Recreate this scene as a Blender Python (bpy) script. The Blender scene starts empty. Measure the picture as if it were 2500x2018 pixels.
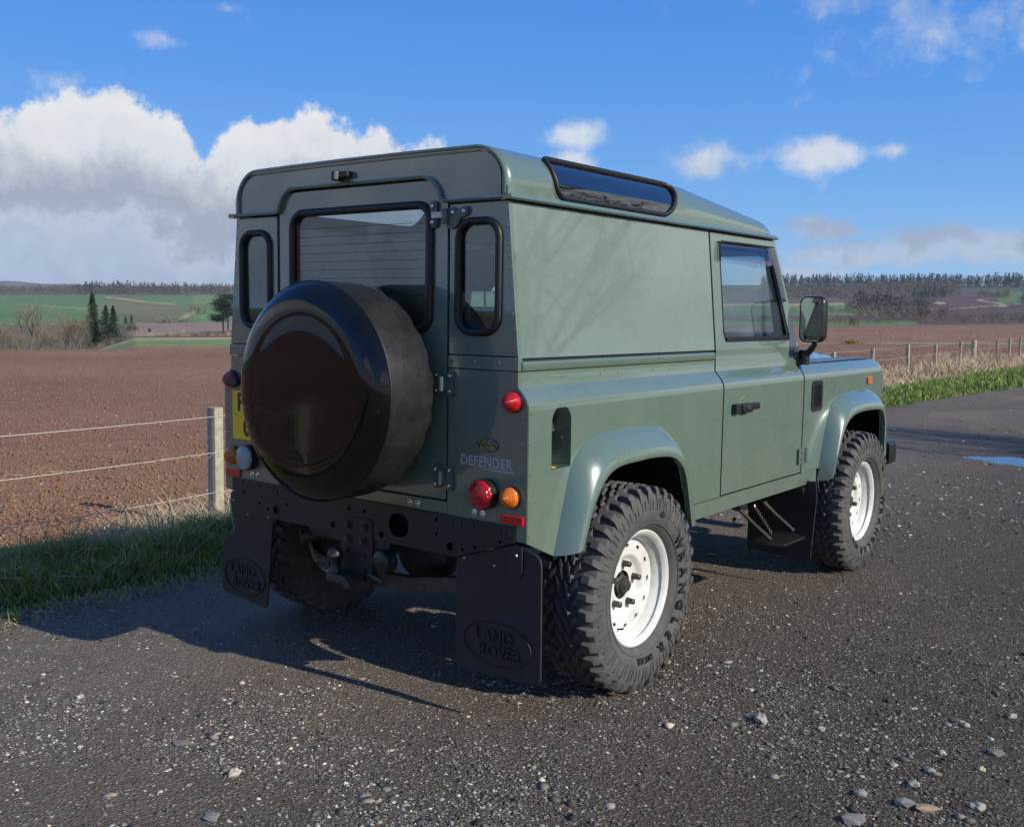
import bpy, bmesh, math, random
import numpy as np
from mathutils import Vector, Matrix
from mathutils.geometry import tessellate_polygon
R = math.radians
random.seed(7); rng = np.random.default_rng(7)
scene = bpy.context.scene
col = scene.collection

# ------------------------------------------------------------------ camera, sky, sun, exposure
CX, CY, CZ = 2.8265, -3.2807, 1.4186
YAW, PITCH, ROLL, FPX = 0.6606, -0.0993, 0.0143, 2499.0
cyw, syw, cp, sp = math.cos(YAW), math.sin(YAW), math.cos(PITCH), math.sin(PITCH)
FWD = Vector((-syw*cp, cyw*cp, sp)); RT0 = Vector((cyw, syw, 0)); UP0 = RT0.cross(FWD)
RT = math.cos(ROLL)*RT0 + math.sin(ROLL)*UP0; UPV = -math.sin(ROLL)*RT0 + math.cos(ROLL)*UP0
cam_d = bpy.data.cameras.new('camera'); cam = bpy.data.objects.new('camera', cam_d); col.objects.link(cam)
cam.matrix_world = Matrix(((RT.x, UPV.x, -FWD.x, CX), (RT.y, UPV.y, -FWD.y, CY), (RT.z, UPV.z, -FWD.z, CZ), (0, 0, 0, 1)))
cam_d.sensor_fit = 'HORIZONTAL'; cam_d.sensor_width = 36; cam_d.lens = 36*FPX/2500
cam_d.clip_start = 0.05; cam_d.clip_end = 20000
scene.camera = cam

def ray(px, py):
    return ((px-1250)/FPX)*RT - ((py-1009)/FPX)*UPV + FWD

SUN = Vector((1.80, 0.155, 1.0)).normalized()
sun_el = math.asin(SUN.z); sun_az = math.atan2(SUN.x, SUN.y)
sd = bpy.data.lights.new('sun', 'SUN'); sd.energy = 4.9; sd.angle = R(0.53); sd.color = (1.0, 0.94, 0.84)
so = bpy.data.objects.new('sun', sd); col.objects.link(so)
so.rotation_euler = (-SUN).to_track_quat('-Z', 'Y').to_euler(); so.location = (12, 1, 8)

vs = scene.view_settings
vs.view_transform = 'Standard'; vs.look = 'None'; vs.exposure = 0.0; vs.gamma = 1.0; vs.use_curve_mapping = False
try:
    scene.cycles.use_denoising = True; scene.cycles.max_bounces = 8; scene.cycles.transparent_max_bounces = 12
    scene.cycles.sample_clamp_indirect = 6.0; scene.cycles.use_adaptive_sampling = True; scene.cycles.adaptive_threshold = .02
except Exception: pass

class NT:
    """small helper for building node trees"""
    def __init__(s, tree): s.t = tree; s.n = tree.nodes; s.l = tree.links
    def new(s, typ, **kw):
        n = s.n.new(typ)
        for k, v in kw.items(): setattr(n, k, v)
        return n
    def put(s, sock, v):
        if hasattr(v, 'is_linked'): s.l.new(v, sock)
        elif v is not None: sock.default_value = v
    def math(s, op, a, b=None, c=None, clamp=False):
        n = s.new('ShaderNodeMath', operation=op, use_clamp=clamp)
        for i, v in enumerate((a, b, c)):
            if v is not None: s.put(n.inputs[i], v)
        return n.outputs[0]
    def vmath(s, op, a, b=None):
        n = s.new('ShaderNodeVectorMath', operation=op)
        s.put(n.inputs[0], a)
        if b is not None: s.put(n.inputs[1], b)
        return n.outputs['Value'] if op in ('LENGTH', 'DOT_PRODUCT', 'DISTANCE') else n.outputs[0]
    def noise(s, vec, scale, detail=4, rough=.55, lac=2.0, dist=0.0):
        n = s.new('ShaderNodeTexNoise'); s.put(n.inputs['Vector'], vec)
        n.inputs['Scale'].default_value = scale; n.inputs['Detail'].default_value = detail
        n.inputs['Roughness'].default_value = rough; n.inputs['Distortion'].default_value = dist
        return n.outputs['Fac']
    def ramp(s, fac, stops, interp='LINEAR'):
        n = s.new('ShaderNodeValToRGB'); s.put(n.inputs[0], fac); cr = n.color_ramp; cr.interpolation = interp
        while len(cr.elements) < len(stops): cr.elements.new(0.5)
        for e, (p, c) in zip(cr.elements, stops):
            e.position = p; e.color = (c, c, c, 1) if isinstance(c, (int, float)) else (*c, 1)
        return n.outputs[0]
    def mix(s, fac, a, b, mode='MIX'):
        n = s.new('ShaderNodeMix', data_type='RGBA', blend_type=mode)
        s.put(n.inputs[0], fac); s.put(n.inputs[6], (*a, 1) if isinstance(a, tuple) and len(a) == 3 else a)
        s.put(n.inputs[7], (*b, 1) if isinstance(b, tuple) and len(b) == 3 else b)
        return n.outputs[2]
    def maprange(s, v, a, b, c=0., d=1., smooth=False):
        n = s.new('ShaderNodeMapRange', interpolation_type='SMOOTHSTEP' if smooth else 'LINEAR')
        s.put(n.inputs[0], v)
        for i, x in zip((1, 2, 3, 4), (a, b, c, d)): n.inputs[i].default_value = x
        return n.outputs[0]

# ---- world: daylight sky with fair-weather cumulus
world = bpy.data.worlds.new('World'); scene.world = world; world.use_nodes = True
nt = NT(world.node_tree); nt.n.clear()
SKY_STRENGTH = 0.125
tc = nt.new('ShaderNodeTexCoord'); gen = tc.outputs['Generated']
sx = nt.new('ShaderNodeSeparateXYZ'); nt.l.new(gen, sx.inputs[0]); Zs = sx.outputs[2]
sky = nt.new('ShaderNodeTexSky', sky_type='NISHITA', sun_disc=False)
sky.sun_elevation = sun_el; sky.sun_rotation = sun_az; sky.altitude = 60; sky.air_density = 1.0; sky.dust_density = 0.2; sky.ozone_density = 2.0
# clean, cold air after rain: bluer towards the horizon than the plain model
blue = nt.ramp(Zs, [(0.0, (2.7, 4.9, 7.2)), (.05, (1.9, 4.1, 7.1)), (.12, (1.10, 3.2, 7.0)), (.22, (.62, 2.45, 6.7)), (.36, (.36, 1.75, 5.9)), (.6, (.45, 1.55, 4.6)), (1.0, (.6, 1.5, 3.8))])
skyc = nt.mix(.88, sky.outputs[0], blue)
bg_sky = nt.new('ShaderNodeBackground'); nt.l.new(skyc, bg_sky.inputs[0]); bg_sky.inputs[1].default_value = SKY_STRENGTH
az = nt.math('ARCTAN2', sx.outputs[0], sx.outputs[1])
cmb = nt.new('ShaderNodeCombineXYZ'); nt.l.new(az, cmb.inputs[0]); nt.l.new(Zs, cmb.inputs[1])
P2 = cmb.outputs[0]
def azel(px, py):
    d = ray(px, py).normalized(); return math.atan2(d.x, d.y), d.z
nA = nt.noise(gen, 8.0, 8, .62); nB = nt.noise(gen, 30.0, 7, .62)
a_ = nt.math('SUBTRACT', nA, .5); b_ = nt.math('SUBTRACT', nB, .5)
# the cumulus bank: height of its top as a function of azimuth
tops = [(-700, 330), (-420, 250), (-200, 300), (0, 272), (60, 262), (110, 242), (180, 228), (235, 224), (300, 234), (370, 268), (430, 300), (465, 345), (497, 410), (530, 365), (570, 312), (600, 282), (640, 285), (700, 268), (770, 252), (815, 292), (870, 315), (940, 304), (985, 350), (1040, 342), (1090, 352), (1150, 480), (1300, 640), (1600, 690)]
A0, A1 = -1.6, -.1
stops = []
for px, py in tops:
    a, z = azel(px, py); stops.append(((a-A0)/(A1-A0), max(z, 0)))
stops = [(p, z) for p, z in stops if 0 < p < 1][:31]
topz = nt.ramp(nt.maprange(az, A0, A1), stops)
# elsewhere an unseen cloud bank, added and enlarged to whiten the blue skylight
unseen_bank = nt.math('MULTIPLY', nt.math('ABSOLUTE', nt.math('SINE', nt.math('MULTIPLY', az, 2.3))), .34)
infront = nt.math('MULTIPLY', nt.math('GREATER_THAN', az, A0), nt.math('LESS_THAN', az, -.02))
topz = nt.math('ADD', nt.math('MULTIPLY', topz, infront), nt.math('MULTIPLY', unseen_bank, nt.math('SUBTRACT', 1.0, infront)))
bank = nt.math('MULTIPLY', nt.math('SUBTRACT', nt.math('ADD', topz, nt.math('ADD', nt.math('MULTIPLY', a_, .090), nt.math('MULTIPLY', b_, .055))), Zs), 42.0)
blobs = [(400,97,62,24,.6),(1395,330,95,42,.8),(1385,395,75,34,.9),(1715,395,135,60,1.0),(1995,378,105,46,1.0),(2190,364,52,28,.7),(2275,357,45,22,.55),
 (2010,560,120,36,1.15),(2110,622,220,38,1.35),(2370,600,290,62,1.4),(2470,690,200,26,1.0),(1960,668,140,20,1.0),(560,22,70,34,.6),(2225,40,90,50,.05),(120,185,60,30,.2)]
acc = None
for (px, py, rx, ry, s_) in blobs:
    a, z = azel(px, py)
    q = nt.vmath('MULTIPLY', nt.vmath('SUBTRACT', P2, (a, z, 0)), (FPX/rx, FPX/ry, 0))
    val = nt.math('MULTIPLY_ADD', nt.vmath('LENGTH', q), -s_, s_)
    acc = val if acc is None else nt.math('MAXIMUM', acc, val)
puff = nt.math('ADD', acc, nt.math('ADD', nt.math('MULTIPLY', a_, 2.6), nt.math('MULTIPLY', b_, 1.5)))
m_bank = nt.maprange(bank, .0, .60, 0, 1, True); m_puff = nt.maprange(puff, -.02, .95, 0, .82, True)
mask = nt.math('MULTIPLY', nt.math('MAXIMUM', m_bank, m_puff), nt.maprange(Zs, .0, .02))
# sunlit tops, grey flat bases, pale layer near the horizon
zz = nt.math('ADD', Zs, nt.math('ADD', nt.math('MULTIPLY', a_, .17), nt.math('MULTIPLY', b_, .10)))
ccol = nt.ramp(zz, [(0.0, (.56, .68, .84)), (.03, (.50, .59, .75)), (.058, (.60, .67, .79)), (.076, (.44, .49, .60)), (.092, (.42, .46, .55)), (.118, (.60, .63, .69)), (.148, (.84, .86, .88)), (.19, (.95, .95, .95)), (.30, (.62, .70, .83))])
bg_c = nt.new('ShaderNodeBackground'); nt.l.new(ccol, bg_c.inputs[0]); bg_c.inputs[1].default_value = .90
mixw = nt.new('ShaderNodeMixShader'); nt.l.new(nt.math('MULTIPLY', mask, .95), mixw.inputs[0]); nt.l.new(bg_sky.outputs[0], mixw.inputs[1]); nt.l.new(bg_c.outputs[0], mixw.inputs[2])
wo = nt.new('ShaderNodeOutputWorld'); nt.l.new(mixw.outputs[0], wo.inputs[0])

# ------------------------------------------------------------------ materials
def mat(name, color=(.5, .5, .5), rough=.5, metal=0., spec=.5, coat=0., coat_rough=.05, build=None, **kw):
    m = bpy.data.materials.new(name); m.use_nodes = True; t = NT(m.node_tree)
    b = t.n['Principled BSDF']
    b.inputs['Base Color'].default_value = (*color, 1); b.inputs['Roughness'].default_value = rough
    b.inputs['Metallic'].default_value = metal; b.inputs['Specular IOR Level'].default_value = spec
    b.inputs['Coat Weight'].default_value = coat; b.inputs['Coat Roughness'].default_value = coat_rough
    for k, v in kw.items(): b.inputs[k.replace('_', ' ')].default_value = v
    if build: build(t, b)
    return m
def objco(t): return t.new('ShaderNodeTexCoord').outputs['Object']
def bump(t, b, h, strength=.3, dist=.01):
    n = t.new('ShaderNodeBump'); n.inputs['Strength'].default_value = strength; n.inputs['Distance'].default_value = dist
    t.put(n.inputs['Height'], h); t.l.new(n.outputs[0], b.inputs['Normal'])
def mottled(c1, c2, scale, bumps=0., bscale=None, bdist=.005, rough_var=0.):
    def f(t, b):
        co = objco(t); n = t.noise(co, scale, 5, .6)
        t.l.new(t.mix(t.maprange(n, .3, .7), c1, c2), b.inputs['Base Color'])
        if bumps: bump(t, b, t.noise(co, bscale or scale*3, 4), bumps, bdist)
        if rough_var:
            r0 = b.inputs['Roughness'].default_value
            t.l.new(t.maprange(n, .3, .7, r0-rough_var, r0+rough_var), b.inputs['Roughness'])
    return f
def paint_build(t, b):
    co = objco(t)
    n = t.noise(co, 5, 5, .65); n2 = t.noise(co, 140, 3, .6)
    c = t.mix(t.maprange(n, .35, .75), (.108, .160, .120), (.124, .176, .134))
    sz = t.new('ShaderNodeSeparateXYZ'); t.l.new(co, sz.inputs[0])
    low = t.math('MULTIPLY', t.maprange(sz.outputs[2], .95, .5), t.maprange(n, .3, .75))     # road dirt film on the lower panels
    c = t.mix(t.math('MULTIPLY', low, .34), c, (.20, .165, .125))
    spl = t.math('MULTIPLY', t.maprange(t.noise(co, 48, 4, .7), .60, .66), t.maprange(sz.outputs[2], 1.0, .55))
    c = t.mix(t.math('MULTIPLY', spl, .5), c, (.23, .18, .13))
    t.l.new(c, b.inputs['Base Color'])
    spots = t.maprange(n2, .66, .72)                                                          # dried rain spots
    t.l.new(t.math('ADD', t.math('MULTIPLY', spots, .25), t.maprange(n, .3, .8, .22, .40)), b.inputs['Roughness'])
    bump(t, b, t.noise(co, 2.4, 2), .14, .012)
M = {}
M['paint'] = mat('green_paint', (.09, .14, .10), .34, coat=1.0, coat_rough=.045, build=paint_build, Coat_IOR=1.75)
def upper_build(t, b):
    paint_build(t, b)
    # dusty film on the big flat side panel, with streaks coloured in for mirrored twigs
    co = objco(t)
    mp = t.new('ShaderNodeMapping'); t.l.new(co, mp.inputs[0]); mp.inputs['Scale'].default_value = (1, 1.6, .9); mp.inputs['Rotation'].default_value = (.5, 0, 0)
    n = t.noise(mp.outputs[0], 7, 7, .7, dist=1.2)
    dust_reflect = t.maprange(n, .35, .6, .55, .85)
    old = b.inputs['Base Color'].links[0].from_socket
    t.l.new(t.mix(t.math('MULTIPLY', dust_reflect, .30), old, (.26, .33, .31)), b.inputs['Base Color'])
M['paint_dusty'] = mat('green_paint_dusty', (.09, .14, .10), .34, coat=1.0, coat_rough=.035, build=upper_build, Coat_IOR=1.72)
M['black'] = mat('black_chassis_paint', (.012, .013, .016), .48, build=mottled((.010, .011, .014), (.024, .024, .026), 9, .12, 60, .003, .1))
M['rubber'] = mat('black_rubber', (.009, .009, .010), .5)
M['flap'] = mat('mud_flap_rubber', (.015, .016, .018), .55, build=mottled((.012, .013, .015), (.028, .027, .026), 7, .1, 90, .002, .08))
M['plastic'] = mat('black_plastic', (.014, .014, .015), .38)
def tyre_build(t, b):
    co = objco(t); n = t.noise(co, 14, 6, .7)
    t.l.new(t.mix(t.maprange(n, .35, .7), (.060, .058, .055), (.108, .103, .096)), b.inputs['Base Color'])
    bump(t, b, t.noise(co, 120, 3), .25, .002)
M['tyre'] = mat('tyre_rubber', (.045, .044, .043), .8, build=tyre_build)
M['tyre_dark'] = mat('tyre_lettering', (.010, .010, .010), .7)
def white_build(t, b):
    co = objco(t); n = t.noise(co, 9, 5, .7); n2 = t.noise(co, 40, 4, .7)
    c = t.mix(t.maprange(n, .40, .70, 0, .6), (.68, .68, .65), (.46, .43, .37))
    c = t.mix(t.maprange(n2, .60, .72, 0, .55), c, (.42, .30, .17))
    t.l.new(c, b.inputs['Base Color'])
M['white'] = mat('white_wheel_paint', (.8, .8, .78), .42, build=white_build)
M['steel'] = mat('zinc_steel', (.42, .42, .41), .38, .9, build=mottled((.5, .5, .49), (.3, .29, .27), 30))
M['darksteel'] = mat('dark_steel', (.06, .058, .055), .5, .6, build=mottled((.05, .05, .05), (.10, .085, .07), 25, .1, 80))
M['castgreen'] = mat('green_cast_hinge', (.085, .12, .095), .45, .1, build=mottled((.075, .105, .085), (.11, .145, .115), 20))
def cover_build(t, b):
    co = objco(t); n = t.noise(co, 6, 6, .7, dist=.6); n2 = t.noise(co, 170, 2)
    t.l.new(t.mix(t.maprange(n, .4, .75), (.003, .003, .0035), (.006, .006, .006)), b.inputs['Base Color'])
    t.l.new(t.math('ADD', t.maprange(n, .35, .75, .03, .10), t.math('MULTIPLY', t.maprange(n2, .66, .74), .3)), b.inputs['Roughness'])
    bump(t, b, t.noise(co, 45, 3), .03, .002)
M['cover'] = mat('gloss_black_cover', (.012, .011, .011), .14, spec=.42, build=cover_build)
def vinyl_build(t, b):
    co = objco(t); n = t.noise(co, 10, 6, .7); n2 = t.noise(co, 90, 2)
    t.l.new(t.mix(t.maprange(n, .4, .75), (.012, .012, .0125), (.030, .029, .028)), b.inputs['Base Color'])
    t.l.new(t.math('SUBTRACT', .42, t.math('MULTIPLY', t.maprange(n2, .64, .70), .3)), b.inputs['Roughness'])
    bump(t, b, t.noise(co, 30, 4), .25, .004)
M['vinyl'] = mat('black_vinyl_band', (.03, .03, .03), .42, build=vinyl_build)
def lens(name, c, rings=90.):
    def f(t, b):
        co = objco(t)
        w = t.new('ShaderNodeTexWave', wave_type='RINGS', rings_direction='Y'); t.l.new(co, w.inputs[0]); w.inputs['Scale'].default_value = rings
        bump(t, b, w.outputs['Fac'], .6, .004)
        v = t.new('ShaderNodeTexVoronoi'); t.l.new(co, v.inputs[0]); v.inputs['Scale'].default_value = 130
        t.l.new(t.mix(t.maprange(v.outputs['Distance'], .1, .6), c, tuple(x*.7 for x in c)), b.inputs['Base Color'])
    return mat(name, c, .10, coat=.6, build=f, Subsurface_Weight=0.)
M['red'] = lens('red_lens', (.72, .010, .016)); M['amber'] = lens('amber_lens', (.90, .22, .012)); M['clear'] = lens('clear_lens', (.48, .50, .53))
M['reflector'] = mat('red_reflector', (.6, .008, .012), .2, coat=.6, build=mottled((.5, .006, .01), (.7, .015, .02), 160))
M['yellow'] = mat('yellow_plate', (.95, .60, .012), .35, build=mottled((.93, .58, .010), (.97, .64, .03), 12))
M['ink'] = mat('black_ink', (.012, .012, .012), .4)
M['silver'] = mat('silver_lettering', (.42, .44, .45), .4, .3)
M['gold'] = mat('gold_lettering', (.36, .32, .15), .4, .4)
M['badge'] = mat('badge_green', (.012, .05, .022), .25, coat=.5)
M['dark'] = mat('dark_interior', (.010, .010, .011), .9)
M['trim'] = mat('interior_trim', (.035, .037, .038), .85, build=mottled((.03, .032, .033), (.045, .046, .046), 12))
M['head'] = mat('headlining', (.20, .21, .20), .9)
M['red_tape'] = mat('heater_busbar', (.19, .035, .025), .5)
M['mirror'] = mat('mirror_glass', (.75, .77, .8), .03, 1.0)
def glass(name, tint, rough=0.01, refl=.045):
    m = bpy.data.materials.new(name); m.use_nodes = True; t = NT(m.node_tree); t.n.clear()
    tr = t.new('ShaderNodeBsdfTransparent'); tr.inputs[0].default_value = (*tint, 1)
    gl = t.new('ShaderNodeBsdfGlossy'); gl.inputs['Roughness'].default_value = rough; gl.inputs[0].default_value = (.92, .95, .96, 1)
    lw = t.new('ShaderNodeLayerWeight'); lw.inputs[0].default_value = .5
    fr = t.math('MULTIPLY_ADD', t.math('POWER', lw.outputs['Facing'], 4.2), .93, refl)
    mx = t.new('ShaderNodeMixShader'); t.l.new(fr, mx.inputs[0]); t.l.new(tr.outputs[0], mx.inputs[1]); t.l.new(gl.outputs[0], mx.inputs[2])
    o = t.new('ShaderNodeOutputMaterial'); t.l.new(mx.outputs[0], o.inputs[0])
    return m
M['glass'] = glass('clear_glass', (.90, .94, .94)); M['glass_tint'] = glass('tinted_glass', (.82, .87, .87), .01, .085); M['deflector'] = glass('smoked_acrylic', (.48, .48, .56), .08, .08)
M['skyglass'] = glass('roof_window_glass', (.74, .86, .90), .03, .20)
def chequer_build(t, b):
    co = objco(t); v = t.new('ShaderNodeTexVoronoi'); t.l.new(co, v.inputs[0]); v.inputs['Scale'].default_value = 45
    bump(t, b, t.maprange(v.outputs['Distance'], .1, .5), .8, .004)
M['chequer'] = mat('black_chequer_plate', (.015, .016, .02), .22, build=chequer_build)
M['headlamp'] = mat('headlamp_glass', (.6, .62, .64), .08, .2)
M['chrome'] = mat('polished_bolt', (.62, .62, .60), .2, 1.0)

# ------------------------------------------------------------------ mesh helpers
def link(o, parent=None, kind=None):
    col.objects.link(o)
    if parent is not None: o.parent = parent
    if kind: o['kind'] = kind
    return o
def tag(o, label, cat, group=None, kind=None):
    o['label'] = label; o['category'] = cat
    if group: o['group'] = group
    if kind: o['kind'] = kind
    return o
def empty(name, loc=(0, 0, 0)):
    o = bpy.data.objects.new(name, None); o.location = loc; o.empty_display_size = .1; col.objects.link(o); return o
def ids(o): return o
def dup(o, parent=None):
    c = o.copy(); col.objects.link(c); c.parent = parent
    for ch in list(o.children): dup(ch, c)
    return c

class MB:
    def __init__(s): s.v = []; s.f = []
    def add(s, vs_, fs_):
        n = len(s.v); s.v += [tuple(p) for p in vs_]; s.f += [tuple(i+n for i in f) for f in fs_]; return s
    def merge(s, other): return s.add(other.v, other.f)
    def box(s, a, b):
        (x0, y0, z0), (x1, y1, z1) = [min(p, q) for p, q in zip(a, b)], [max(p, q) for p, q in zip(a, b)]
        return s.add([(x0,y0,z0),(x1,y0,z0),(x1,y1,z0),(x0,y1,z0),(x0,y0,z1),(x1,y0,z1),(x1,y1,z1),(x0,y1,z1)],
                     [(3,2,1,0),(4,5,6,7),(0,1,5,4),(1,2,6,5),(2,3,7,6),(3,0,4,7)])
    def loft(s, rings, close_u=True, cap0=False, cap1=False):
        n = len(rings[0]); base = len(s.v)
        for r_ in rings: s.v += [tuple(p) for p in r_]
        for i in range(len(rings)-1):
            for j in range(n if close_u else n-1):
                k = (j+1) % n
                s.f.append((base+i*n+j, base+i*n+k, base+(i+1)*n+k, base+(i+1)*n+j))
        if cap0: s.f.append(tuple(base+j for j in reversed(range(n))))
        if cap1: s.f.append(tuple(base+(len(rings)-1)*n+j for j in range(n)))
        return s
    def lathe(s, prof, org, axis, n=32, cap0=False, cap1=False):
        """prof: (along axis, radius)"""
        ax = Vector(axis).normalized(); u = ax.orthogonal().normalized(); w = ax.cross(u); o = Vector(org)
        rings = [[o + ax*a + (u*math.cos(2*math.pi*k/n) + w*math.sin(2*math.pi*k/n))*r for k in range(n)] for a, r in prof]
        return s.loft(rings, True, cap0, cap1)
    def cyl(s, a, b, r, r2=None, n=12):
        a, b = Vector(a), Vector(b); L = (b-a).length
        return s.lathe([(0, r), (L, r if r2 is None else r2)], a, b-a, n, True, True)
    def tube(s, path, r, n=8, closed=False, cap=True):
        P = [Vector(p) for p in path]; m = len(P); rings = []; u = None
        rr = r if hasattr(r, '__len__') else [r]*m
        for i in range(m):
            t = (P[(i+1) % m]-P[i-1]) if closed else (P[min(i+1, m-1)]-P[max(i-1, 0)])
            t.normalize()
            u = t.orthogonal().normalized() if u is None else (u - t*u.dot(t)).normalized()
            w = t.cross(u)
            rings.append([P[i] + (u*math.cos(2*math.pi*k/n)+w*math.sin(2*math.pi*k/n))*rr[i] for k in range(n)])
        if closed: rings.append(rings[0])
        return s.loft(rings, True, cap and not closed, cap and not closed)
    def plate(s, outer, holes, fn, off):
        """flat plate with holes: fn maps 2D to 3D, off is the thickness vector"""
        loops = [list(outer)] + [list(h) for h in holes]
        flat = [p for l in loops for p in l]
        tris = tessellate_polygon([[Vector((p[0], p[1], 0)) for p in l] for l in loops])
        F = [Vector(fn(*p)) for p in flat]; O = Vector(off); n = len(flat)
        s_n = None
        a, b, c = tris[0]; nn = (F[b]-F[a]).cross(F[c]-F[a])
        base = len(s.v); s.v += [tuple(p) for p in F] + [tuple(p+O) for p in F]
        for t in tris:
            a, b, c = t
            nn = (F[b]-F[a]).cross(F[c]-F[a])
            if nn.dot(O) > 0: a, c = c, a
            s.f.append((base+a, base+b, base+c)); s.f.append((base+n+c, base+n+b, base+n+a))
        k = 0
        for l in loops:
            m = len(l)
            for i in range(m):
                j = (i+1) % m
                s.f.append((base+k+i, base+k+j, base+n+k+j, base+n+k+i))
            k += m
        return s
    def build(s, name, m, parent=None, smooth=40, bevel=0, seg=2, recalc=True, fixn=True):
        me = bpy.data.meshes.new(name); me.from_pydata(s.v, [], s.f)
        if recalc:
            bm = bmesh.new(); bm.from_mesh(me); bmesh.ops.remove_doubles(bm, verts=bm.verts, dist=1e-5)
            bmesh.ops.recalc_face_normals(bm, faces=bm.faces); bm.to_mesh(me); bm.free()
        me.materials.append(m if not isinstance(m, str) else M[m])
        if smooth:
            me.shade_smooth(); me.set_sharp_from_angle(angle=R(smooth))
        o = bpy.data.objects.new(name, me); link(o, parent)
        if bevel:
            md = o.modifiers.new('bevel', 'BEVEL'); md.width = bevel; md.segments = seg; md.limit_method = 'ANGLE'; md.angle_limit = R(35); md.harden_normals = True
        return o

def rrect(x0, x1, z0, z1, r, n=6):
    """rounded rectangle loop, r may be a 4-list (bl, br, tr, tl)"""
    rr = r if hasattr(r, '__len__') else [r]*4
    out = []
    for (cx, cz, a0, q) in ((x0+rr[0], z0+rr[0], 180, rr[0]), (x1-rr[1], z0+rr[1], 270, rr[1]), (x1-rr[2], z1-rr[2], 0, rr[2]), (x0+rr[3], z1-rr[3], 90, rr[3])):
        for k in range(n+1):
            a = R(a0 + 90*k/n); out.append((cx+q*math.cos(a), cz+q*math.sin(a)))
    return out
def circle(cx, cz, r, n=20, rz=None):
    return [(cx+r*math.cos(2*math.pi*k/n), cz+(rz or r)*math.sin(2*math.pi*k/n)) for k in range(n)]
def catmull(pts, n):
    P = [np.array(p, float) for p in pts]; P = [2*P[0]-P[1]] + P + [2*P[-1]-P[-2]]
    out = []
    for i in range(1, len(P)-2):
        for k in range(8):
            t = k/8
            out.append(.5*((2*P[i]) + (-P[i-1]+P[i+1])*t + (2*P[i-1]-5*P[i]+4*P[i+1]-P[i+2])*t*t + (-P[i-1]+3*P[i]-3*P[i+1]+P[i+2])*t**3))
    out.append(P[-2]); out = np.array(out)
    L = np.concatenate([[0], np.cumsum(np.linalg.norm(np.diff(out, axis=0), axis=1))])
    u = np.linspace(0, L[-1], n)
    return [tuple(np.interp(q, L, out[:, k]) for k in range(out.shape[1])) for q in u]
def text_geo(s, size=1., extrude=.02, offset=0., align='CENTER', shear=0., spacing=1.):
    cu = bpy.data.curves.new('text', 'FONT'); cu.body = s; cu.size = size; cu.extrude = extrude; cu.offset = offset
    cu.align_x = align; cu.align_y = 'CENTER'; cu.shear = shear; cu.resolution_u = 3; cu.space_character = spacing
    o = bpy.data.objects.new('text', cu); col.objects.link(o)
    dg = bpy.context.evaluated_depsgraph_get(); dg.update()
    me = o.evaluated_get(dg).to_mesh()
    v = [tuple(p.co) for p in me.vertices]; f = [tuple(p.vertices) for p in me.polygons]
    o.evaluated_get(dg).to_mesh_clear(); bpy.data.objects.remove(o); bpy.data.curves.remove(cu)
    return v, f
def npmesh(name, verts, faces, m, parent=None, colors=None, kind=None, smooth=False):
    """big mesh from numpy arrays; faces is (n,3) or (n,4); colors per vertex rgb"""
    me = bpy.data.meshes.new(name); k = faces.shape[1]
    me.vertices.add(len(verts)); me.vertices.foreach_set('co', np.ascontiguousarray(verts, np.float32).ravel())
    me.loops.add(faces.size); me.loops.foreach_set('vertex_index', np.ascontiguousarray(faces, np.int32).ravel())
    me.polygons.add(len(faces)); me.polygons.foreach_set('loop_start', np.arange(0, faces.size, k, dtype=np.int32))
    try: me.polygons.foreach_set('loop_total', np.full(len(faces), k, np.int32))
    except Exception: pass
    me.update(calc_edges=True)
    if colors is not None:
        a = me.color_attributes.new('Col', 'FLOAT_COLOR', 'POINT'); c = np.ones((len(verts), 4), np.float32); c[:, :3] = colors; a.data.foreach_set('color', c.ravel())
    if smooth: me.shade_smooth()
    me.materials.append(M[m] if isinstance(m, str) else m)
    o = bpy.data.objects.new(name, me); link(o, parent, kind); return o
# ------------------------------------------------------------------ the vehicle (metres, +y is its front, +x the driver's side)
YR = -.598
truck = empty('off_road_vehicle', (0, 0, 0))
tag(truck, 'dark green hard-top off-road vehicle with black-covered spare wheel, parked on gravel', 'off-road vehicle')

def rear(y): return lambda x, z: (x, y, z)
WG = .715
def zt(y):
    if y < .66: return 1.972
    if y < .76: t = (y-.66)/.10; return 1.972 - .008*t*t
    if y < 1.40: return 1.964 - (y-.76)*.135
    t = (y-1.40)/.135
    return 1.8776 - .0182*t - .058*t*t*t
def wgy(y):
    return WG + .004 if y < 1.40 else WG + .004 - .02*((y-1.40)/.135)**2
NE = 4.5
_rc = {}
def half_sec(y, off=0.):
    """roof half section from gutter (x = w) to the crown: x, z and length along the curve"""
    key = (round(y, 5), off)
    if key not in _rc:
        w = wgy(y)-.009+off; h = zt(y)+off-1.797; r = min(.134, h*.77)+min(off, 0)
        a = np.linspace(0, math.pi/2, 24); t = np.linspace(1, 0, 12)
        x = np.concatenate([np.full(5, w), (w-r+r*np.cos(a))[1:], ((w-r)*t)[1:]])
        z = np.concatenate([np.linspace(1.797, 1.797+h-r, 5), (1.797+h-r+r*np.sin(a))[1:], (1.797+h+.004*(1-t*t))[1:]])
        _rc[key] = (x, z, np.concatenate([[0], np.cumsum(np.hypot(np.diff(x), np.diff(z)))]))
    return _rc[key]
def roof_sec(y, n=36, dz=0., dx=0.):
    x, z, _ = half_sec(y, min(dz, dx)); return [(a, b) for a, b in zip(x, z)] + [(-a, b) for a, b in zip(x[::-1][1:], z[::-1][1:])]
ys = [-.606] + list(np.linspace(-.56, .62, 12)) + [.66, .70, .73, .76, .9, 1.05, 1.2, 1.32, 1.40, 1.44, 1.475, 1.505, 1.53]
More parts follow.
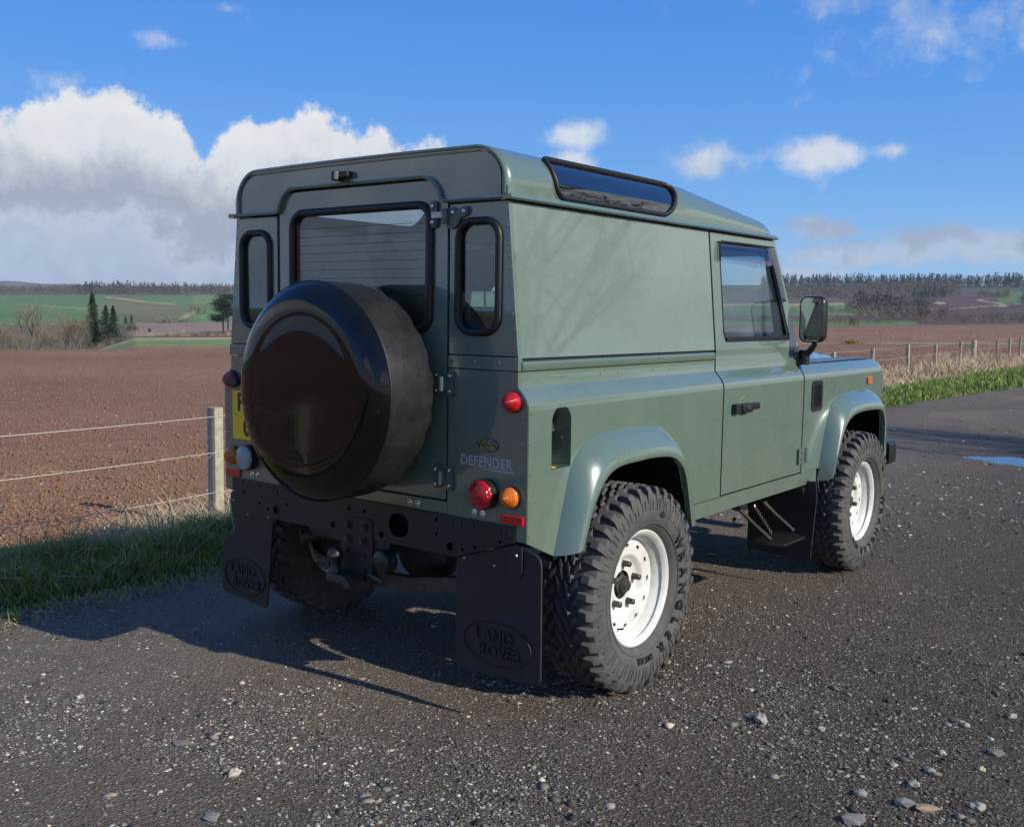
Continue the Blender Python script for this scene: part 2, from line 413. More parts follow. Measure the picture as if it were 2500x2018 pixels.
# ---- roof skin with openings for the two roof-side windows
def win_param():
    lo = [(-.285, .93), (-.235, .985)]
# window outline in (y, arc) space, arc = fraction along the corner curve measured in height
def roof_pt(y, u, side, off=0.):
    """u: metres along the corner curve, 0 at the gutter"""
    xx, zz_, sl_ = half_sec(y, off)
    t = min(u, sl_[-1]) if u < .75 else sl_[-1]
    return (side*float(np.interp(t, sl_, xx)), y, float(np.interp(t, sl_, zz_)))
UL, UH = .020, .184       # lower and upper edge of the roof windows along the corner curve
def sky_outline(n=8, grow=0.):
    pts = []
    poly = [(-.322-grow, UL-grow), (.49+grow, UL-grow), (.59+grow, UH+grow), (-.335-grow, UH+grow)]
    rad = [.055, .085, .095, .045]
    Q = [Vector(p) for p in poly]
    for i in range(4):
        p, a, c = Q[i], Q[i-1], Q[(i+1) % 4]
        d1, d2 = (a-p).normalized(), (c-p).normalized()
        for k in range(n+1):
            t = k/n
            q = (p+d1*rad[i])*(1-t)**2 + p*2*t*(1-t) + (p+d2*rad[i])*t*t
            pts.append((q.x, q.y))
    return pts
def dense(loop, step):
    out = []
    for i, p in enumerate(loop):
        q = loop[(i+1) % len(loop)]; d = math.dist(p, (q[0], q[1])); m = max(1, int(d/step))
        for k in range(m): out.append((p[0]+(q[0]-p[0])*k/m, p[1]+(q[1]-p[1])*k/m))
    return out
from mathutils.geometry import delaunay_2d_cdt
def roof_half(side, off, hole):
    # constrained triangulation in (y,u) space, so that the hole edge is clean
    ylist = ys; us = [0, .01, .02, .035, .05, .065, .08, .095, .11, .125, .14, .155, .17, .185, .20, .215, .23, .25, .27, .30, .36, .44, .54, .64, .70, .75]
    V, E_ = [], []
    hl = dense(hole, .03)
    def inside(y, u):
        c = False; j = len(hl)-1
        for i in range(len(hl)):
            (yi, ui), (yj, uj) = hl[i], hl[j]
            if (ui > u) != (uj > u) and y < (yj-yi)*(u-ui)/(uj-ui)+yi: c = not c
            j = i
        return c
    for (y, u) in hl: V.append(Vector((y, u)))
    E_ = [(i, (i+1) % len(hl)) for i in range(len(hl))]
    for y in ylist:
        for u in us:
            if not inside(y, u): V.append(Vector((y, u)))
    vo, eo, fo, _, _, _ = delaunay_2d_cdt(V, E_, [], 0, 1e-5)
    P = [roof_pt(v.x, v.y, side, off) for v in vo]
    F = []
    for f in fo:
        cy_ = sum(vo[i].x for i in f)/len(f); cu_ = sum(vo[i].y for i in f)/len(f)
        if not inside(cy_, cu_): F.append(tuple(f))
    return P, F
hole = sky_outline()
rb = MB()
for side in (1, -1):
    P_, F_ = roof_half(side, 0., hole); rb.add(P_, F_)
roof = rb.build('roof', 'paint', truck, smooth=30)
md = roof.modifiers.new('solid', 'SOLIDIFY'); md.thickness = .012; md.offset = -1; md.use_rim = True
hb = MB()
for side in (1, -1):
    P_, F_ = roof_half(side, -.022, hole); hb.add(P_, F_)
hb.build('headlining', 'head', truck, smooth=30)
# rear edge flange of the roof skin
fl = MB(); sec = roof_sec(-.606, 48)
sec2 = roof_sec(-.606, 48, -.017, -.014)
fl.loft([[(x, -.598, z) for x, z in sec], [(x, -.6035, z) for x, z in sec], [(x, -.6035, z) for x, z in sec2], [(x, -.598, z) for x, z in sec2]], False)
fl.build('roof_rear_flange', 'paint', truck, smooth=30)
# roof windows: seal and pane
for side in (1, -1):
    loop = dense(sky_outline(), .02)
    sl = MB().tube([roof_pt(y, u, side, .003) for y, u in loop], .0095, 8, closed=True)
    seal = sl.build('roof_window_seal', 'rubber', truck, smooth=60)
    V = [Vector(p) for p in dense(sky_outline(grow=.002), .03)]
    E_ = [(i, (i+1) % len(V)) for i in range(len(V))]
    for y in np.linspace(-.3, .56, 12):
        for u in np.linspace(UL+.015, UH-.015, 12): V.append(Vector((y, u)))
    vo, eo, fo, _, _, _ = delaunay_2d_cdt(V, E_, [], 1, 1e-5)
    pane = MB().add([roof_pt(v.x, v.y, side, -.001) for v in vo], [tuple(f) for f in fo]).build('roof_window_pane', 'skyglass', truck, smooth=60)
# roof end panel above the rear door, with the arch over the door
def arc(cx, cz, r, a0, a1, n): return [(cx+r*math.cos(R(a0+(a1-a0)*k/n)), cz+r*math.sin(R(a0+(a1-a0)*k/n))) for k in range(n+1)]
archmid = arc(-.452, 1.808, .013, 270, 350, 4) + arc(-.342, 1.790, .094, 168, 90, 12) + arc(.332, 1.788, .094, 90, 12, 12) + arc(.440, 1.806, .013, 190, 270, 4)
archd = [(-.700, 1.795)] + archmid + [(.700, 1.793)]
oc = roof_sec(-.606, 40, -.010, -.010)
outer = [(x, z) for x, z in oc if z > 1.80]
outer = outer + [(-.700, 1.799)] + archd[1:-1] + [(.700, 1.795)]
MB().plate(outer, [], rear(-.5985), (0, .012, 0)).build('roof_end_panel', 'paint', truck, smooth=30)
# drip rail: arch over the door then along the sides
rail = [(-.748, 1.796)] + archmid + [(.735, 1.793)]
rl = MB()
sec_r = [(0, -.007), (-.022, -.007), (-.026, 0), (-.022, .005), (0, .003)]
rings = []
for i, (x, z) in enumerate(rail):
    a = rail[max(i-1, 0)]; b = rail[min(i+1, len(rail)-1)]
    t = Vector((b[0]-a[0], 0, b[1]-a[1])).normalized(); nrm = Vector((-t.z, 0, t.x))
    rings.append([Vector((x, YR+.008+dy, z)) + nrm*dn for dy, dn in sec_r])
rl.loft(rings, True, True, True)
rl.build('drip_rail', 'paint', truck, smooth=35)
for side in (1, -1):
    g = MB(); path = [(-.618, .738), (1.36, .738), (1.47, .733), (1.53, .722)]
    g.loft([[(side*(xx-.030), y, 1.786), (side*xx, y, 1.784), (side*(xx+.006), y, 1.790), (side*xx, y, 1.803), (side*(xx-.006), y, 1.797), (side*(xx-.030), y, 1.798)] for y, xx in path], True, True, True)
    g.build('drip_rail', 'paint', truck, smooth=35)
    MB().box((side*.690, -.585, 1.765), (side*.7125, 1.50, 1.786)).build('gutter_shade_strip', 'rubber', truck)  # dark strip painting in the shadow gap under the gutter
MB().loft([[(x, 1.505, 1.784), (x, 1.546, 1.786), (x, 1.550, 1.797), (x, 1.53, 1.802), (x, 1.505, 1.798)] for x in (-.725, .725)], True, True, True).build('drip_rail', 'paint', truck, smooth=35)
# third brake-lamp like washer jet / hook on the roof end
wj = MB(); wj.box((-.098, -.640, 1.893), (-.072, -.598, 1.930)); wj.box((-.072, -.628, 1.902), (-.022, -.598, 1.927)); wj.build('rear_washer_housing', 'plastic', truck, bevel=.007)
MB().box((-.074, -.643, 1.896), (-.066, -.628, 1.926)).build('washer_clip', 'steel', truck)

# ---- rear face panels
LEAN = lambda z: .765 - (z-1.262)*.05/.525 if z > 1.262 else .765
def rivets(name, pts, nrm, r=.0042, h=.0025, m='paint', parent=None):
    for p in pts:
        b = MB().lathe([(0, r), (h*.6, r*.85), (h, r*.4), (h*1.05, 0.0003)], p, nrm, 8, False, True)
        b.build(name, m, parent or truck, smooth=60)
for s in (1, -1):
    # upper corner panel with quarter window opening
    wx0, wx1 = sorted((s*.497, s*.684))
    out = [(s*.459, 1.268), (s*.765, 1.268), (s*LEAN(1.782), 1.782), (s*.459, 1.782)]
    win = rrect(wx0, wx1, 1.342, 1.724, .062)
    MB().plate(out, [win], rear(YR), (0, .022, 0)).build('rear_corner_panel', 'paint', truck, bevel=.003)
    w = MB(); lp = rrect(wx0+.004, wx1-.004, 1.346, 1.720, .058, 8)
    seal = w.tube([(x, YR-.002, z) for x, z in lp], .0135, 8, closed=True).build('quarter_window_seal', 'rubber', truck, smooth=60)
    MB().plate(rrect(wx0, wx1, 1.342, 1.724, .062), [], rear(YR+.006), (0, .003, 0)).build('quarter_window_pane', 'glass_tint', truck)
    # lower corner panel following the barrel side
    xs = [(.457, .648), (.8105, .648), (.8105, 1.095), (.807, 1.118), (.797, 1.135), (.778, 1.157), (.767, 1.168), (.765, 1.218), (.457, 1.218)]
    MB().plate([(s*x, z) for x, z in xs], [], rear(YR), (0, .02, 0)).build('rear_body_panel', 'paint', truck, bevel=.003)
    # galvanised waist capping across the rear
    MB().box((s*.458, YR-.004, 1.2205), (s*.769, YR+.02, 1.2655)).build('waist_capping', 'paint', truck, bevel=.003)
    rivets('rivet', [(s*x, YR-.004, z) for x, z in ((.478, 1.247), (.58, 1.244), (.688, 1.243))], (0, -1, 0), .008, .004)
    rivets('rivet', [(s*(LEAN(z)-.012), YR, z) for z in (1.30, 1.36, 1.41, 1.46, 1.51, 1.56, 1.60, 1.64, 1.70, 1.755)] + [(s*.787, YR, z) for z in (1.07, .98, .90, .80, .70)] + [(s*.735, YR, z) for z in (1.195,)] + [(s*.53, YR, 1.205)], (0, -1, 0))
# channel under the door
MB().box((-.456, YR, .700), (.456, YR+.02, .746)).build('rear_sill_panel', 'paint', truck, bevel=.003)
for x in (-.627, -.591, .279, .317, .585, .623):
    z = .724; b = MB().lathe([(0, .013), (.003, .0125), (.004, .008)], (x, YR, z), (0, -1, 0), 14, False, True)
    b.lathe([(.004, .0075), (.010, .0065), (.012, .003)], (x, YR, z), (0, -1, 0), 6, False, True); b.build('body_bolt', 'chrome', truck, smooth=35)
# dark body cavity behind gaps
MB().box((-.46, -.566, 1.852), (.46, -.560, 1.935)).build('door_header', 'dark', truck)
MB().box((-.70, -.574, .66), (.70, -.565, .745)).build('inner_rear_panel', 'dark', truck)

# ---- rear door
dr = .075
dout = rrect(-.445, .447, .752, 1.868, [.01, .01, .085, .085])
dwin = rrect(-.365, .373, 1.342, 1.790, .06)
door = MB().plate(dout, [dwin], rear(YR+.003), (0, .028, 0)).build('rear_door', 'paint', truck, bevel=.004)
lp = rrect(-.362, .370, 1.346, 1.786, .058, 8)
MB().tube([(x, YR-.001, z) for x, z in lp], .015, 8, closed=True).build('window_seal', 'rubber', door, smooth=60)
MB().plate(dwin, [], rear(YR+.007), (0, .004, 0)).build('window_pane', 'glass_tint', door)
for s, x in ((-1, -.338), (1, .346)):
    MB().box((x-.006, YR+.0052, 1.37), (x+.006, YR+.0062, 1.75)).build('heater_busbar', 'red_tape', door)
for k in range(11):
    z = 1.405 + k*.032
    MB().box((-.33, YR+.0055, z), (.338, YR+.0061, z+.0013)).build('heater_line', 'ink', door)
# door seal (dark gap)
gp = rrect(-.453, .455, .744, 1.874, [.012, .012, .09, .09]); 
MB().plate(gp, [rrect(-.443, .445, .755, 1.864, [.012, .012, .085, .085])], rear(YR+.0105), (0, .014, 0)).build('door_gap_seal', 'rubber', door)
# spare wheel carrier plate on the door and raised pressing
MB().plate(rrect(-.17, .31, .93, 1.31, .05), [], rear(YR-.004), (0, .012, 0)).build('carrier_plate', 'castgreen', door, bevel=.004)
MB().cyl((.07, YR, 1.128), (.07, -.66, 1.128), .11, n=20).build('carrier_hub', 'black', door)
for zc in (1.165, .834):
    h = MB()
    h.plate(rrect(.398, .428, zc-.042, zc+.042, .011), [], rear(YR-.010), (0, .010, 0))
    h.plate(rrect(.458, .490, zc-.046, zc+.042, .011), [], rear(YR-.012), (0, .012, 0))
    h.box((.424, YR-.022, zc-.018), (.462, YR-.004, zc+.014))
    h.cyl((.444, YR-.020, zc-.026), (.444, YR-.020, zc+.024), .0135, n=12)
    ho = h.build('door_hinge', 'castgreen', truck, bevel=.003)
    for x, dz in ((.411, .027), (.411, -.027), (.475, .027), (.475, -.027)):
        MB().lathe([(0, .009), (.005, .008), (.008, .004)], (x, YR-.011, zc+dz), (0, -1, 0), 8, False, True).build('hinge_bolt', 'chrome', ho)
h = MB()
h.plate(rrect(.374, .406, 1.704, 1.796, .014), [], rear(YR-.009), (0, .010, 0))
h.plate([(.452, 1.700), (.478, 1.696), (.500, 1.706), (.520, 1.735), (.545, 1.742), (.552, 1.757), (.545, 1.770), (.520, 1.768), (.500, 1.758), (.480, 1.770), (.455, 1.766)], [], rear(YR-.011), (0, .012, 0))
h.cyl((.452, YR-.018, 1.715), (.452, YR-.018, 1.765), .011, n=12)
ho = h.build('door_hinge', 'castgreen', truck, bevel=.003)
MB().box((.392, YR-.024, 1.733), (.458, YR-.012, 1.757)).build('hinge_arm', 'steel', ho, bevel=.003)
for x, z in ((.389, 1.777), (.389, 1.722), (.482, 1.752), (.533, 1.754)):
    MB().lathe([(0, .0095), (.005, .0085), (.008, .004)], (x, YR-.010, z), (0, -1, 0), 8, False, True).build('hinge_bolt', 'chrome', ho)

# ---- spare wheel in its cover
SX, SZ, SY, SR = .070, 1.127, -.937, .388
sc_ = MB()
prof = [(.004, .0005), (.004, .10), (.003, .20), (.003, .255), (.0045, .266), (.0035, .276), (.004, .29), (.008, .318), (.017, .345), (.030, .366), (.045, .380), (.056, .386)]
sc_.lathe(prof, (SX, SY, SZ), (0, 1, 0), 96)
cover = sc_.build('spare_wheel_cover', 'cover', truck, smooth=50)
cover['label'] = 'glossy black dished face of the spare wheel cover'
MB().lathe([(.0555, .3865), (.058, .3905), (.063, .3905), (.066, .3865)], (SX, SY, SZ), (0, 1, 0), 96).build('cover_piping', 'rubber', cover, smooth=60)
band = MB(); n = 120; rings = []
for a, r in ((.065, .386), (.11, .3885), (.17, .388), (.22, .385), (.265, .378), (.295, .357), (.303, .32), (.303, .12)):
    ring = []
    for k in range(n):
        t = 2*math.pi*k/n
        wv = .0035*math.sin(17*t+a*20) + .003*math.sin(29*t-a*33)
        f_ = max(0, (a-.09)/.2)*(1 if r > .33 else 0)
        rr_ = r + wv*f_
        ring.append((SX+rr_*math.cos(t), SY+a, SZ+rr_*math.sin(t)))
    rings.append(ring)
band.loft(rings); band.build('cover_band', 'vinyl', cover, smooth=60)

# ---- lamps
def lamp(x, z, r, m, name, body=.012, dome=.030, cone=False):
    b = MB().lathe([(0, r*1.06), (body, r*1.06), (body+.002, r*.98)], (x, YR, z), (0, -1, 0), 28, False, True).build(name, 'rubber', truck, smooth=40)
    if cone: pf = [(0, r), (.006, r), (.012, r*.97), (.020, r*.88), (.0215, r*.84), (.029, r*.66), (.0305, r*.62), (.037, r*.42), (.0385, r*.36), (.042, r*.12), (.0425, .0005)]
    else: pf = [(0, r), (dome*.35, r*.99), (dome*.5, r*.93), (dome*.7, r*.75), (dome*.88, r*.45), (dome, .0005)]
    MB().lathe([(a+body, q) for a, q in pf], (0, 0, 0), (0, -1, 0), 32).build('lens', m, b, smooth=50).location = (x, YR, z)
    for sx_ in (-.78, .78):
        MB().lathe([(0, .004), (.003, .003)], (x+sx_*r, YR-body-dome*.5, z), (0, -1, 0), 8, False, True).build('lens_screw', 'chrome', b)
    return b
for s in (1, -1):
    lamp(s*.752, 1.119, .0345, 'red', 'tail_lamp', .010, .034, True)
    lamp(s*.747, .797, .036, 'amber', 'indicator_lamp', .010, .034, True)
    rf = MB().box((s*.704, YR-.010, .705), (s*.800, YR-.0005, .737)).build('reflector', 'reflector', truck, bevel=.003)
lamp(.638, .797, .050, 'red', 'fog_lamp', .034, .020); lamp(-.638, .797, .050, 'clear', 'reversing_lamp', .034, .020)
# number plate, plate lamp
MB().plate(rrect(-.750, -.470, .868, 1.072, .010), [], rear(YR-.006), (0, .004, 0)).build('number_plate', 'yellow', truck)
plate_o = truck.children[-1]
MB().plate(rrect(-.772, -.46, .855, 1.085, .02), [], rear(YR-.002), (0, .003, 0)).build('plate_backing', 'paint', truck)
def put_text(txt, size, x, z, y, m, parent, extrude=.0008, offset=0., align='CENTER', sxs=1., name='lettering', spacing=1.):
    v, f = text_geo(txt, size, extrude, offset, align, spacing=spacing)
    return MB().add([(x+p[0]*sxs, y-p[2], z+p[1]) for p in v], f).build(name, m, parent, smooth=0)
put_text('P', .108, -.694, 1.020, YR-.0075, 'ink', plate_o, offset=.002, sxs=.85)
put_text('0', .108, -.655, .917, YR-.0075, 'ink', plate_o, offset=.002, sxs=.85)
MB().lathe([(0, .005), (.003, .004)], (-.727, YR-.006, .971), (0, -1, 0), 10, False, True).build('plate_screw', 'chrome', plate_o)
pl = MB(); pl.plate([(-.745, 1.098), (-.66, 1.098), (-.66, 1.128), (-.715, 1.132), (-.738, 1.12)], [], rear(YR-.055), (0, .055, 0)); pl.build('plate_lamp', 'plastic', truck, bevel=.006)
# badge and model name
b = MB().lathe([(0, 1.0), (.004, 1.0), (.006, .92), (.0062, .0005)], (0, 0, 0), (0, -1, 0), 36)
b.v = [(.640+x*.047, YR+y, .965+z*.0245) for x, y, z in b.v]; badge = b.build('badge', 'badge', truck, smooth=40)
b = MB().tube([(.640+.043*math.cos(t), YR-.0064, .965+.0208*math.sin(t)) for t in np.linspace(0, 2*math.pi, 40)[:-1]], .0012, 6, closed=True); b.build('badge_rim', 'gold', badge)
put_text('LAND', .0225, .637, .9735, YR-.0068, 'gold', badge, offset=.0006); put_text('ROVER', .0215, .644, .9545, YR-.0068, 'gold', badge, offset=.0006)
name_o = put_text('DEFENDER', .050, .633, .9035, YR-.0012, 'silver', truck, offset=.0016, sxs=.90, name='model_lettering', spacing=1.07)
MB().plate([(.582, .8855), (.68, .8825), (.755, .8835), (.753, .8755), (.68, .8765)], [], rear(YR-.0012), (0, .001, 0)).build('model_underline', 'silver', truck)

# ---- rear crossmember
co_ = [(-.758, .700), (.764, .700), (.764, .644), (.50, .556), (-.487, .556), (-.758, .644)]
holes = [rrect(.174, .276, .586, .674, .043), circle(-.472, .596, .015), circle(.477, .590, .016), circle(-.129, .582, .013), circle(.136, .583, .013)]
for x, z in ((-.037, .659), (.047, .659), (.411, .676), (.495, .679), (.534, .679), (.592, .678), (.710, .678), (.703, .638), (.535, .586), (.590, .603), (.412, .624), (-.573, .683), (-.517, .685), (-.481, .683), (-.461, .668), (-.680, .646), (-.577, .610), (-.684, .685), (-.524, .591), (-.402, .626), (.735, .672)):
    holes.append(circle(x, z, .0068 if abs(x) > .1 else .008, 10))
xm = MB().plate(co_, holes, rear(YR-.006), (0, .006, 0)).build('crossmember', 'black', truck, bevel=.0012)
MB().plate([(-.745, .692), (.75, .692), (.75, .65), (.49, .562), (-.48, .562), (-.745, .65)], [], rear(YR+.075), (0, .004, 0)).build('crossmember_back', 'dark', xm)
MB().box((-.745, YR, .690), (.75, YR+.076, .6995)).build('crossmember_top', 'black', xm)
c2 = MB(); c2.loft([[(x, y, z) for x, z in ((.752, .648), (.497, .5565), (-.485, .5565), (-.746, .648))] for y in (YR+.0005, YR+.076)], False); c2.build('crossmember_underside', 'black', xm)
for x, z in ((-.472, .596), (.477, .590)):
    MB().tube([(x+.0165*math.cos(t), YR-.007, z+.0165*math.sin(t)) for t in np.linspace(0, 2*math.pi, 22)[:-1]], .003, 6, closed=True).build('hole_rim', 'black', xm)

# ---- tow hitch
TY = YR-.012
hit = MB()
hit.plate([(-.062, .628), (.075, .632), (.092, .618), (.094, .435), (.078, .372), (.03, .368), (-.082, .392), (-.082, .60)], [circle(.057, .485, .008, 10), circle(.057, .43, .008, 10), circle(-.035, .50, .008, 10)], rear(TY), (0, .012, 0))
hit.box((-.135, TY+.010, .523), (.175, TY+.05, .572))
hitch = hit.build('tow_hitch', 'black', truck, bevel=.003)
MB().box((-.085, TY-.075, .385), (.055, TY, .417)).build('ball_mount', 'darksteel', hitch, bevel=.006)
tb = MB().lathe([(0, .022), (.025, .020), (.03, .016), (.042, .018), (.052, .027), (.066, .031), (.082, .028), (.094, .019), (.099, .003)], (-.055, TY-.05, .417), (0, 0, 1), 24, True, False)
tb.build('tow_ball', 'plastic', hitch, smooth=60)
MB().lathe([(.066, .0316), (.072, .0312), (.077, .0300)], (-.055, TY-.05, .417), (0, 0, 1), 24).build('ball_ring', 'darksteel', hitch, smooth=60)
for x, z in ((-.036, .597), (.053, .598), (-.038, .545), (.046, .543)):
    b = MB(); b.cyl((x, TY, z), (x, TY-.006, z), .016, n=16); b.cyl((x, TY-.006, z), (x, TY-.016, z), .0115, n=6); b.build('hitch_bolt', 'darksteel', hitch)
b = MB(); b.cyl((.045, TY-.075, .400), (.045, TY-.095, .400), .019, n=6); b.cyl((.045, TY-.073, .400), (.045, TY-.08, .400), .024, n=18); b.build('hitch_bolt', 'darksteel', hitch)
b = MB().lathe([(0, .036), (-.0, .044), (.018, .046), (.022, .044), (.045, .043), (.049, .038), (.05, .001)], (.172, TY+.01, .487), (0, -1, 0), 28); b.build('trailer_socket', 'plastic', hitch, smooth=45)
for dx, dz in ((-.033, .02), (.033, .012), (-.012, -.037)):
    MB().lathe([(0, .004), (.004, .003)], (.172+dx, TY-.030, .487+dz), (0, -1, 0), 8, False, True).build('socket_screw', 'chrome', hitch)
b = MB().tube([(-.13+.034*math.cos(t), TY-.045+.0*math.sin(t), .437+.013*math.sin(t)) for t in np.linspace(0, 2*math.pi, 24)[:-1]], .006, 8, closed=True); b.build('shackle_eye', 'darksteel', hitch, smooth=60)
b = MB().tube([(.10, TY-.02, .428), (.16, TY-.035, .422), (.185, TY-.03, .415)], .010, 8); b.build('hitch_pin', 'darksteel', hitch, smooth=60)
b = MB().loft([[(x, y, z) for y, z in ((YR+.02, z0), (YR+.06, z0), (YR+.06, z0+.055), (YR+.02, z0+.055))] for x, z0 in ((.06, .368), (.25, .378), (.50, .420))], True, True, True); b.build('drawbar_stay', 'darksteel', hitch, bevel=.004)

# ---- mud flaps
def oval_text(fl_, xc, zc, y, rx, rz, s=1):
    MB().tube([(xc+rx*math.cos(t), y-.002, zc+rz*math.sin(t)) for t in np.linspace(0, 2*math.pi, 48)[:-1]], .0022, 6, closed=True).build('embossed_oval', 'flap', fl_, smooth=60)
    put_text('LAND', .062, xc-.012, zc+.026, y-.003, 'flap', fl_, .003, offset=.001, name='embossed_lettering'); put_text('ROVER', .060, xc+.012, zc-.028, y-.003, 'flap', fl_, .003, offset=.001, name='embossed_lettering')
FY = -.585
for s in (1, -1):
    if s > 0: pts = [(.492, .56), (.785, .62), (.84, .612), (.857, .600), (.864, .58), (.868, .185), (.855, .170), (.84, .166), (.505, .150), (.490, .165)]
    else: pts = [(-.515, .56), (-.79, .62), (-.772, .475), (-.785, .448), (-.83, .43), (-.852, .405), (-.862, .20), (-.85, .185), (-.575, .160), (-.560, .172)]
    f_ = MB().plate(pts, [], rear(FY), (0, .009, 0)).build('mud_flap', 'flap', truck, bevel=.002)
    oval_text(f_, s*.680 if s > 0 else -.705, .272, FY-.001, .150 if s > 0 else .135, .078)
    if s > 0: bp = [(.503, .555), (.768, .640), (.788, .625), (.790, .540), (.775, .522), (.50, .535)]
    else: bp = [(-.49, .556), (-.765, .640), (-.788, .625), (-.782, .545), (-.770, .532), (-.505, .540)]
    pb = MB().plate(bp, [], rear(FY-.008), (0, .0065, 0)).build('flap_bracket', 'black', truck, bevel=.0015)
    for x, z in ((.535, .556), (.765, .60), (.67, .55)):
        MB().lathe([(0, .006), (.003, .0045)], (s*x, FY-.008, z), (0, -1, 0), 8, False, True).build('bracket_bolt', 'steel', pb)

# ---- body sides
BAR = [(.7655, 1.218), (.766, 1.172), (.7685, 1.167), (.776, 1.159), (.788, 1.1465), (.799, 1.133), (.806, 1.121), (.8105, 1.108), (.812, 1.092)]
RB = catmull([(-.443, .579), (-.40, .721), (-.345, .88), (-.268, .952), (-.149, .985), (0, .990), (.121, .988), (.274, .970), (.369, .910), (.43, .80), (.49, .66), (.54, .547)], 44)
RL = catmull([(-.388, .60), (-.333, .731), (-.282, .805), (-.229, .854), (-.145, .880), (0, .886), (.108, .886), (.241, .872), (.323, .83), (.366, .762), (.40, .65), (.425, .560)], 44)
FB = catmull([(1.952, .548), (2.006, .723), (2.084, .908), (2.187, .978), (2.379, 1.002), (2.606, 1.002), (2.738, .987), (2.84, .935), (2.905, .86), (2.93, .75), (2.935, .60)], 44)
FL = catmull([(1.962, .572), (2.057, .745), (2.13, .842), (2.23, .890), (2.388, .907), (2.599, .902), (2.711, .889), (2.763, .845), (2.783, .77), (2.787, .69), (2.787, .60)], 44)
def sidefn(s, x=.812): return lambda y, z: (s*x, y, z)
def barrel(mb, s, y0, y1, pts=BAR, yfn=None):
    mb.loft([[(s*x, y, z) for x, z in pts] for y in ([y0, y1] if y0 is not None else yfn)], False)
for s in (1, -1):
    # upper side panel
    up = MB(); P4 = [(-.594, 1.263), (.817, 1.262), (.817, 1.779), (-.594, 1.779)]
    fn = lambda y, z: (s*LEAN(z), y, z)
    MB().plate(P4, [], fn, (-s*.018, 0, 0)).build('upper_side_panel', 'paint_dusty', truck, bevel=.003)
    # waist moulding
    w = MB().loft([[(s*x, y, z) for x, z in ((.760, 1.2195), (.772, 1.2215), (.776, 1.228), (.776, 1.247), (.772, 1.2525), (.760, 1.255))] for y in (-.586, .803)], True, True, True)
    w.build('waist_moulding', 'paint', truck, bevel=.002)
    MB().box((s*.735, -.585, 1.240), (s*.757, .81, 1.2695)).build('waist_seal', 'rubber', truck)
    # tub side
    outl = [(-.5962, 1.092), (-.5962, .648)] + RB + [(.817, .547), (.817, 1.092)]
    filler = rrect(-.466, -.350, .883, 1.100, [.004, .004, .0575, .0575], 10) if s > 0 else None
    t_ = MB().plate(outl, [filler] if filler else [], sidefn(s), (-s*.014, 0, 0))
    barrel(t_, s, -.5962, .817)
    tub = t_.build('tub_side', 'paint', truck, smooth=35)
    rivets('rivet', [(s*.812, -.587, z) for z in (1.082, .981, .878, .788, .670)], (s, 0, 0), .0045, .003, 'castgreen', tub)
    rivets('rivet', [(s*.766, y, 1.195) for y in (-.58, -.35, -.10, .02, .28, .42)], (s, 0, 0), .004, .003, 'paint', tub)
    # seam line between tub and sill
    MB().box((s*.8105, .56, .6135), (s*.8128, .817, .6165)).build('sill_seam', 'rubber', tub)
    # flared arches
    for (B, L, nm) in ((RB, RL, 'wheel_arch'), (FB, FL, 'wheel_arch')):
        rings = []
        for k in range(9):
            a = k/8*math.pi/2
            q, xo = 1-math.cos(a), math.sin(a)
            tt = k/8; q = .45*q+.55*tt; xo = .5*xo+.5*min(1, tt*1.15)
            rings.append([(s*(.8128+.082*xo), b[0]+(l[0]-b[0])*q, b[1]+(l[1]-b[1])*q) for b, l in zip(B, L)])
        cxy = (0 if B is RB else 2.4, .45)
        def inward(l, m): 
            v_ = Vector((cxy[0]-l[0], cxy[1]-l[1])); v_.normalize(); return (l[0]+v_.x*m, l[1]+v_.y*m)
        rings.append([(s*.8955, *inward(l, .006)) for l in L]); rings.append([(s*.893, *inward(l, .012)) for l in L]); rings.append([(s*.87, *inward(l, .013)) for l in L])
        fo_ = MB().loft(rings, False).build(nm, 'paint', truck, smooth=50)
        lin = MB().loft([[(s*.86, *inward(l, .004)) for l in L], [(s*.806, b[0]+(l[0]-b[0])*.35, b[1]+(l[1]-b[1])*.35) for b, l in zip(B, L)], [(s*.42, b[0]+(l[0]-b[0])*.35, b[1]+(l[1]-b[1])*.35) for b, l in zip(B, L)]], False)
        lin.build('arch_liner', 'dark', fo_, smooth=50)
        MB().plate([*B, (B[-1][0], .5), (B[0][0], .5)], [], sidefn(s, .42), (-s*.01, 0, 0)).build('arch_inner_panel', 'dark', fo_)
    # sill
    MB().plate([(.558, .545), (1.948, .545), (1.948, .6125), (.823, .6125), (.823, .609), (.558, .609)], [], sidefn(s, .8095), (-s*.02, 0, 0)).build('sill', 'paint', truck, bevel=.003)
    # ---- side door
    d = MB()
    bar = [(.765, 1.262)] + BAR[1:]
    d.plate([(.8285, .622), (1.7215, .622), (1.7215, 1.092), (.8285, 1.092)], [], sidefn(s), (-s*.03, 0, 0))
    barrel(d, s, .8285, 1.7215, bar)
    dw = [(.925, 1.300), (.905, 1.330), (.908, 1.700), (.925, 1.722), (1.430, 1.728), (1.462, 1.712), (1.480, 1.68), (1.642, 1.318), (1.634, 1.300)]
    d.plate([(.8285, 1.262), (1.738, 1.262), (1.735, 1.285), (1.518, 1.776), (.8285, 1.776)], [dw], fn, (-s*.025, 0, 0))
    dobj = d.build('side_door', 'paint', truck, smooth=35)
    MB().plate(dw, [[(.94, 1.318), (.926, 1.34), (.926, 1.69), (.94, 1.708), (1.425, 1.713), (1.45, 1.70), (1.463, 1.675), (1.612, 1.325), (1.606, 1.318)]], lambda y, z: (s*(LEAN(z)-.003), y, z), (-s*.012, 0, 0)).build('window_channel', 'rubber', dobj)
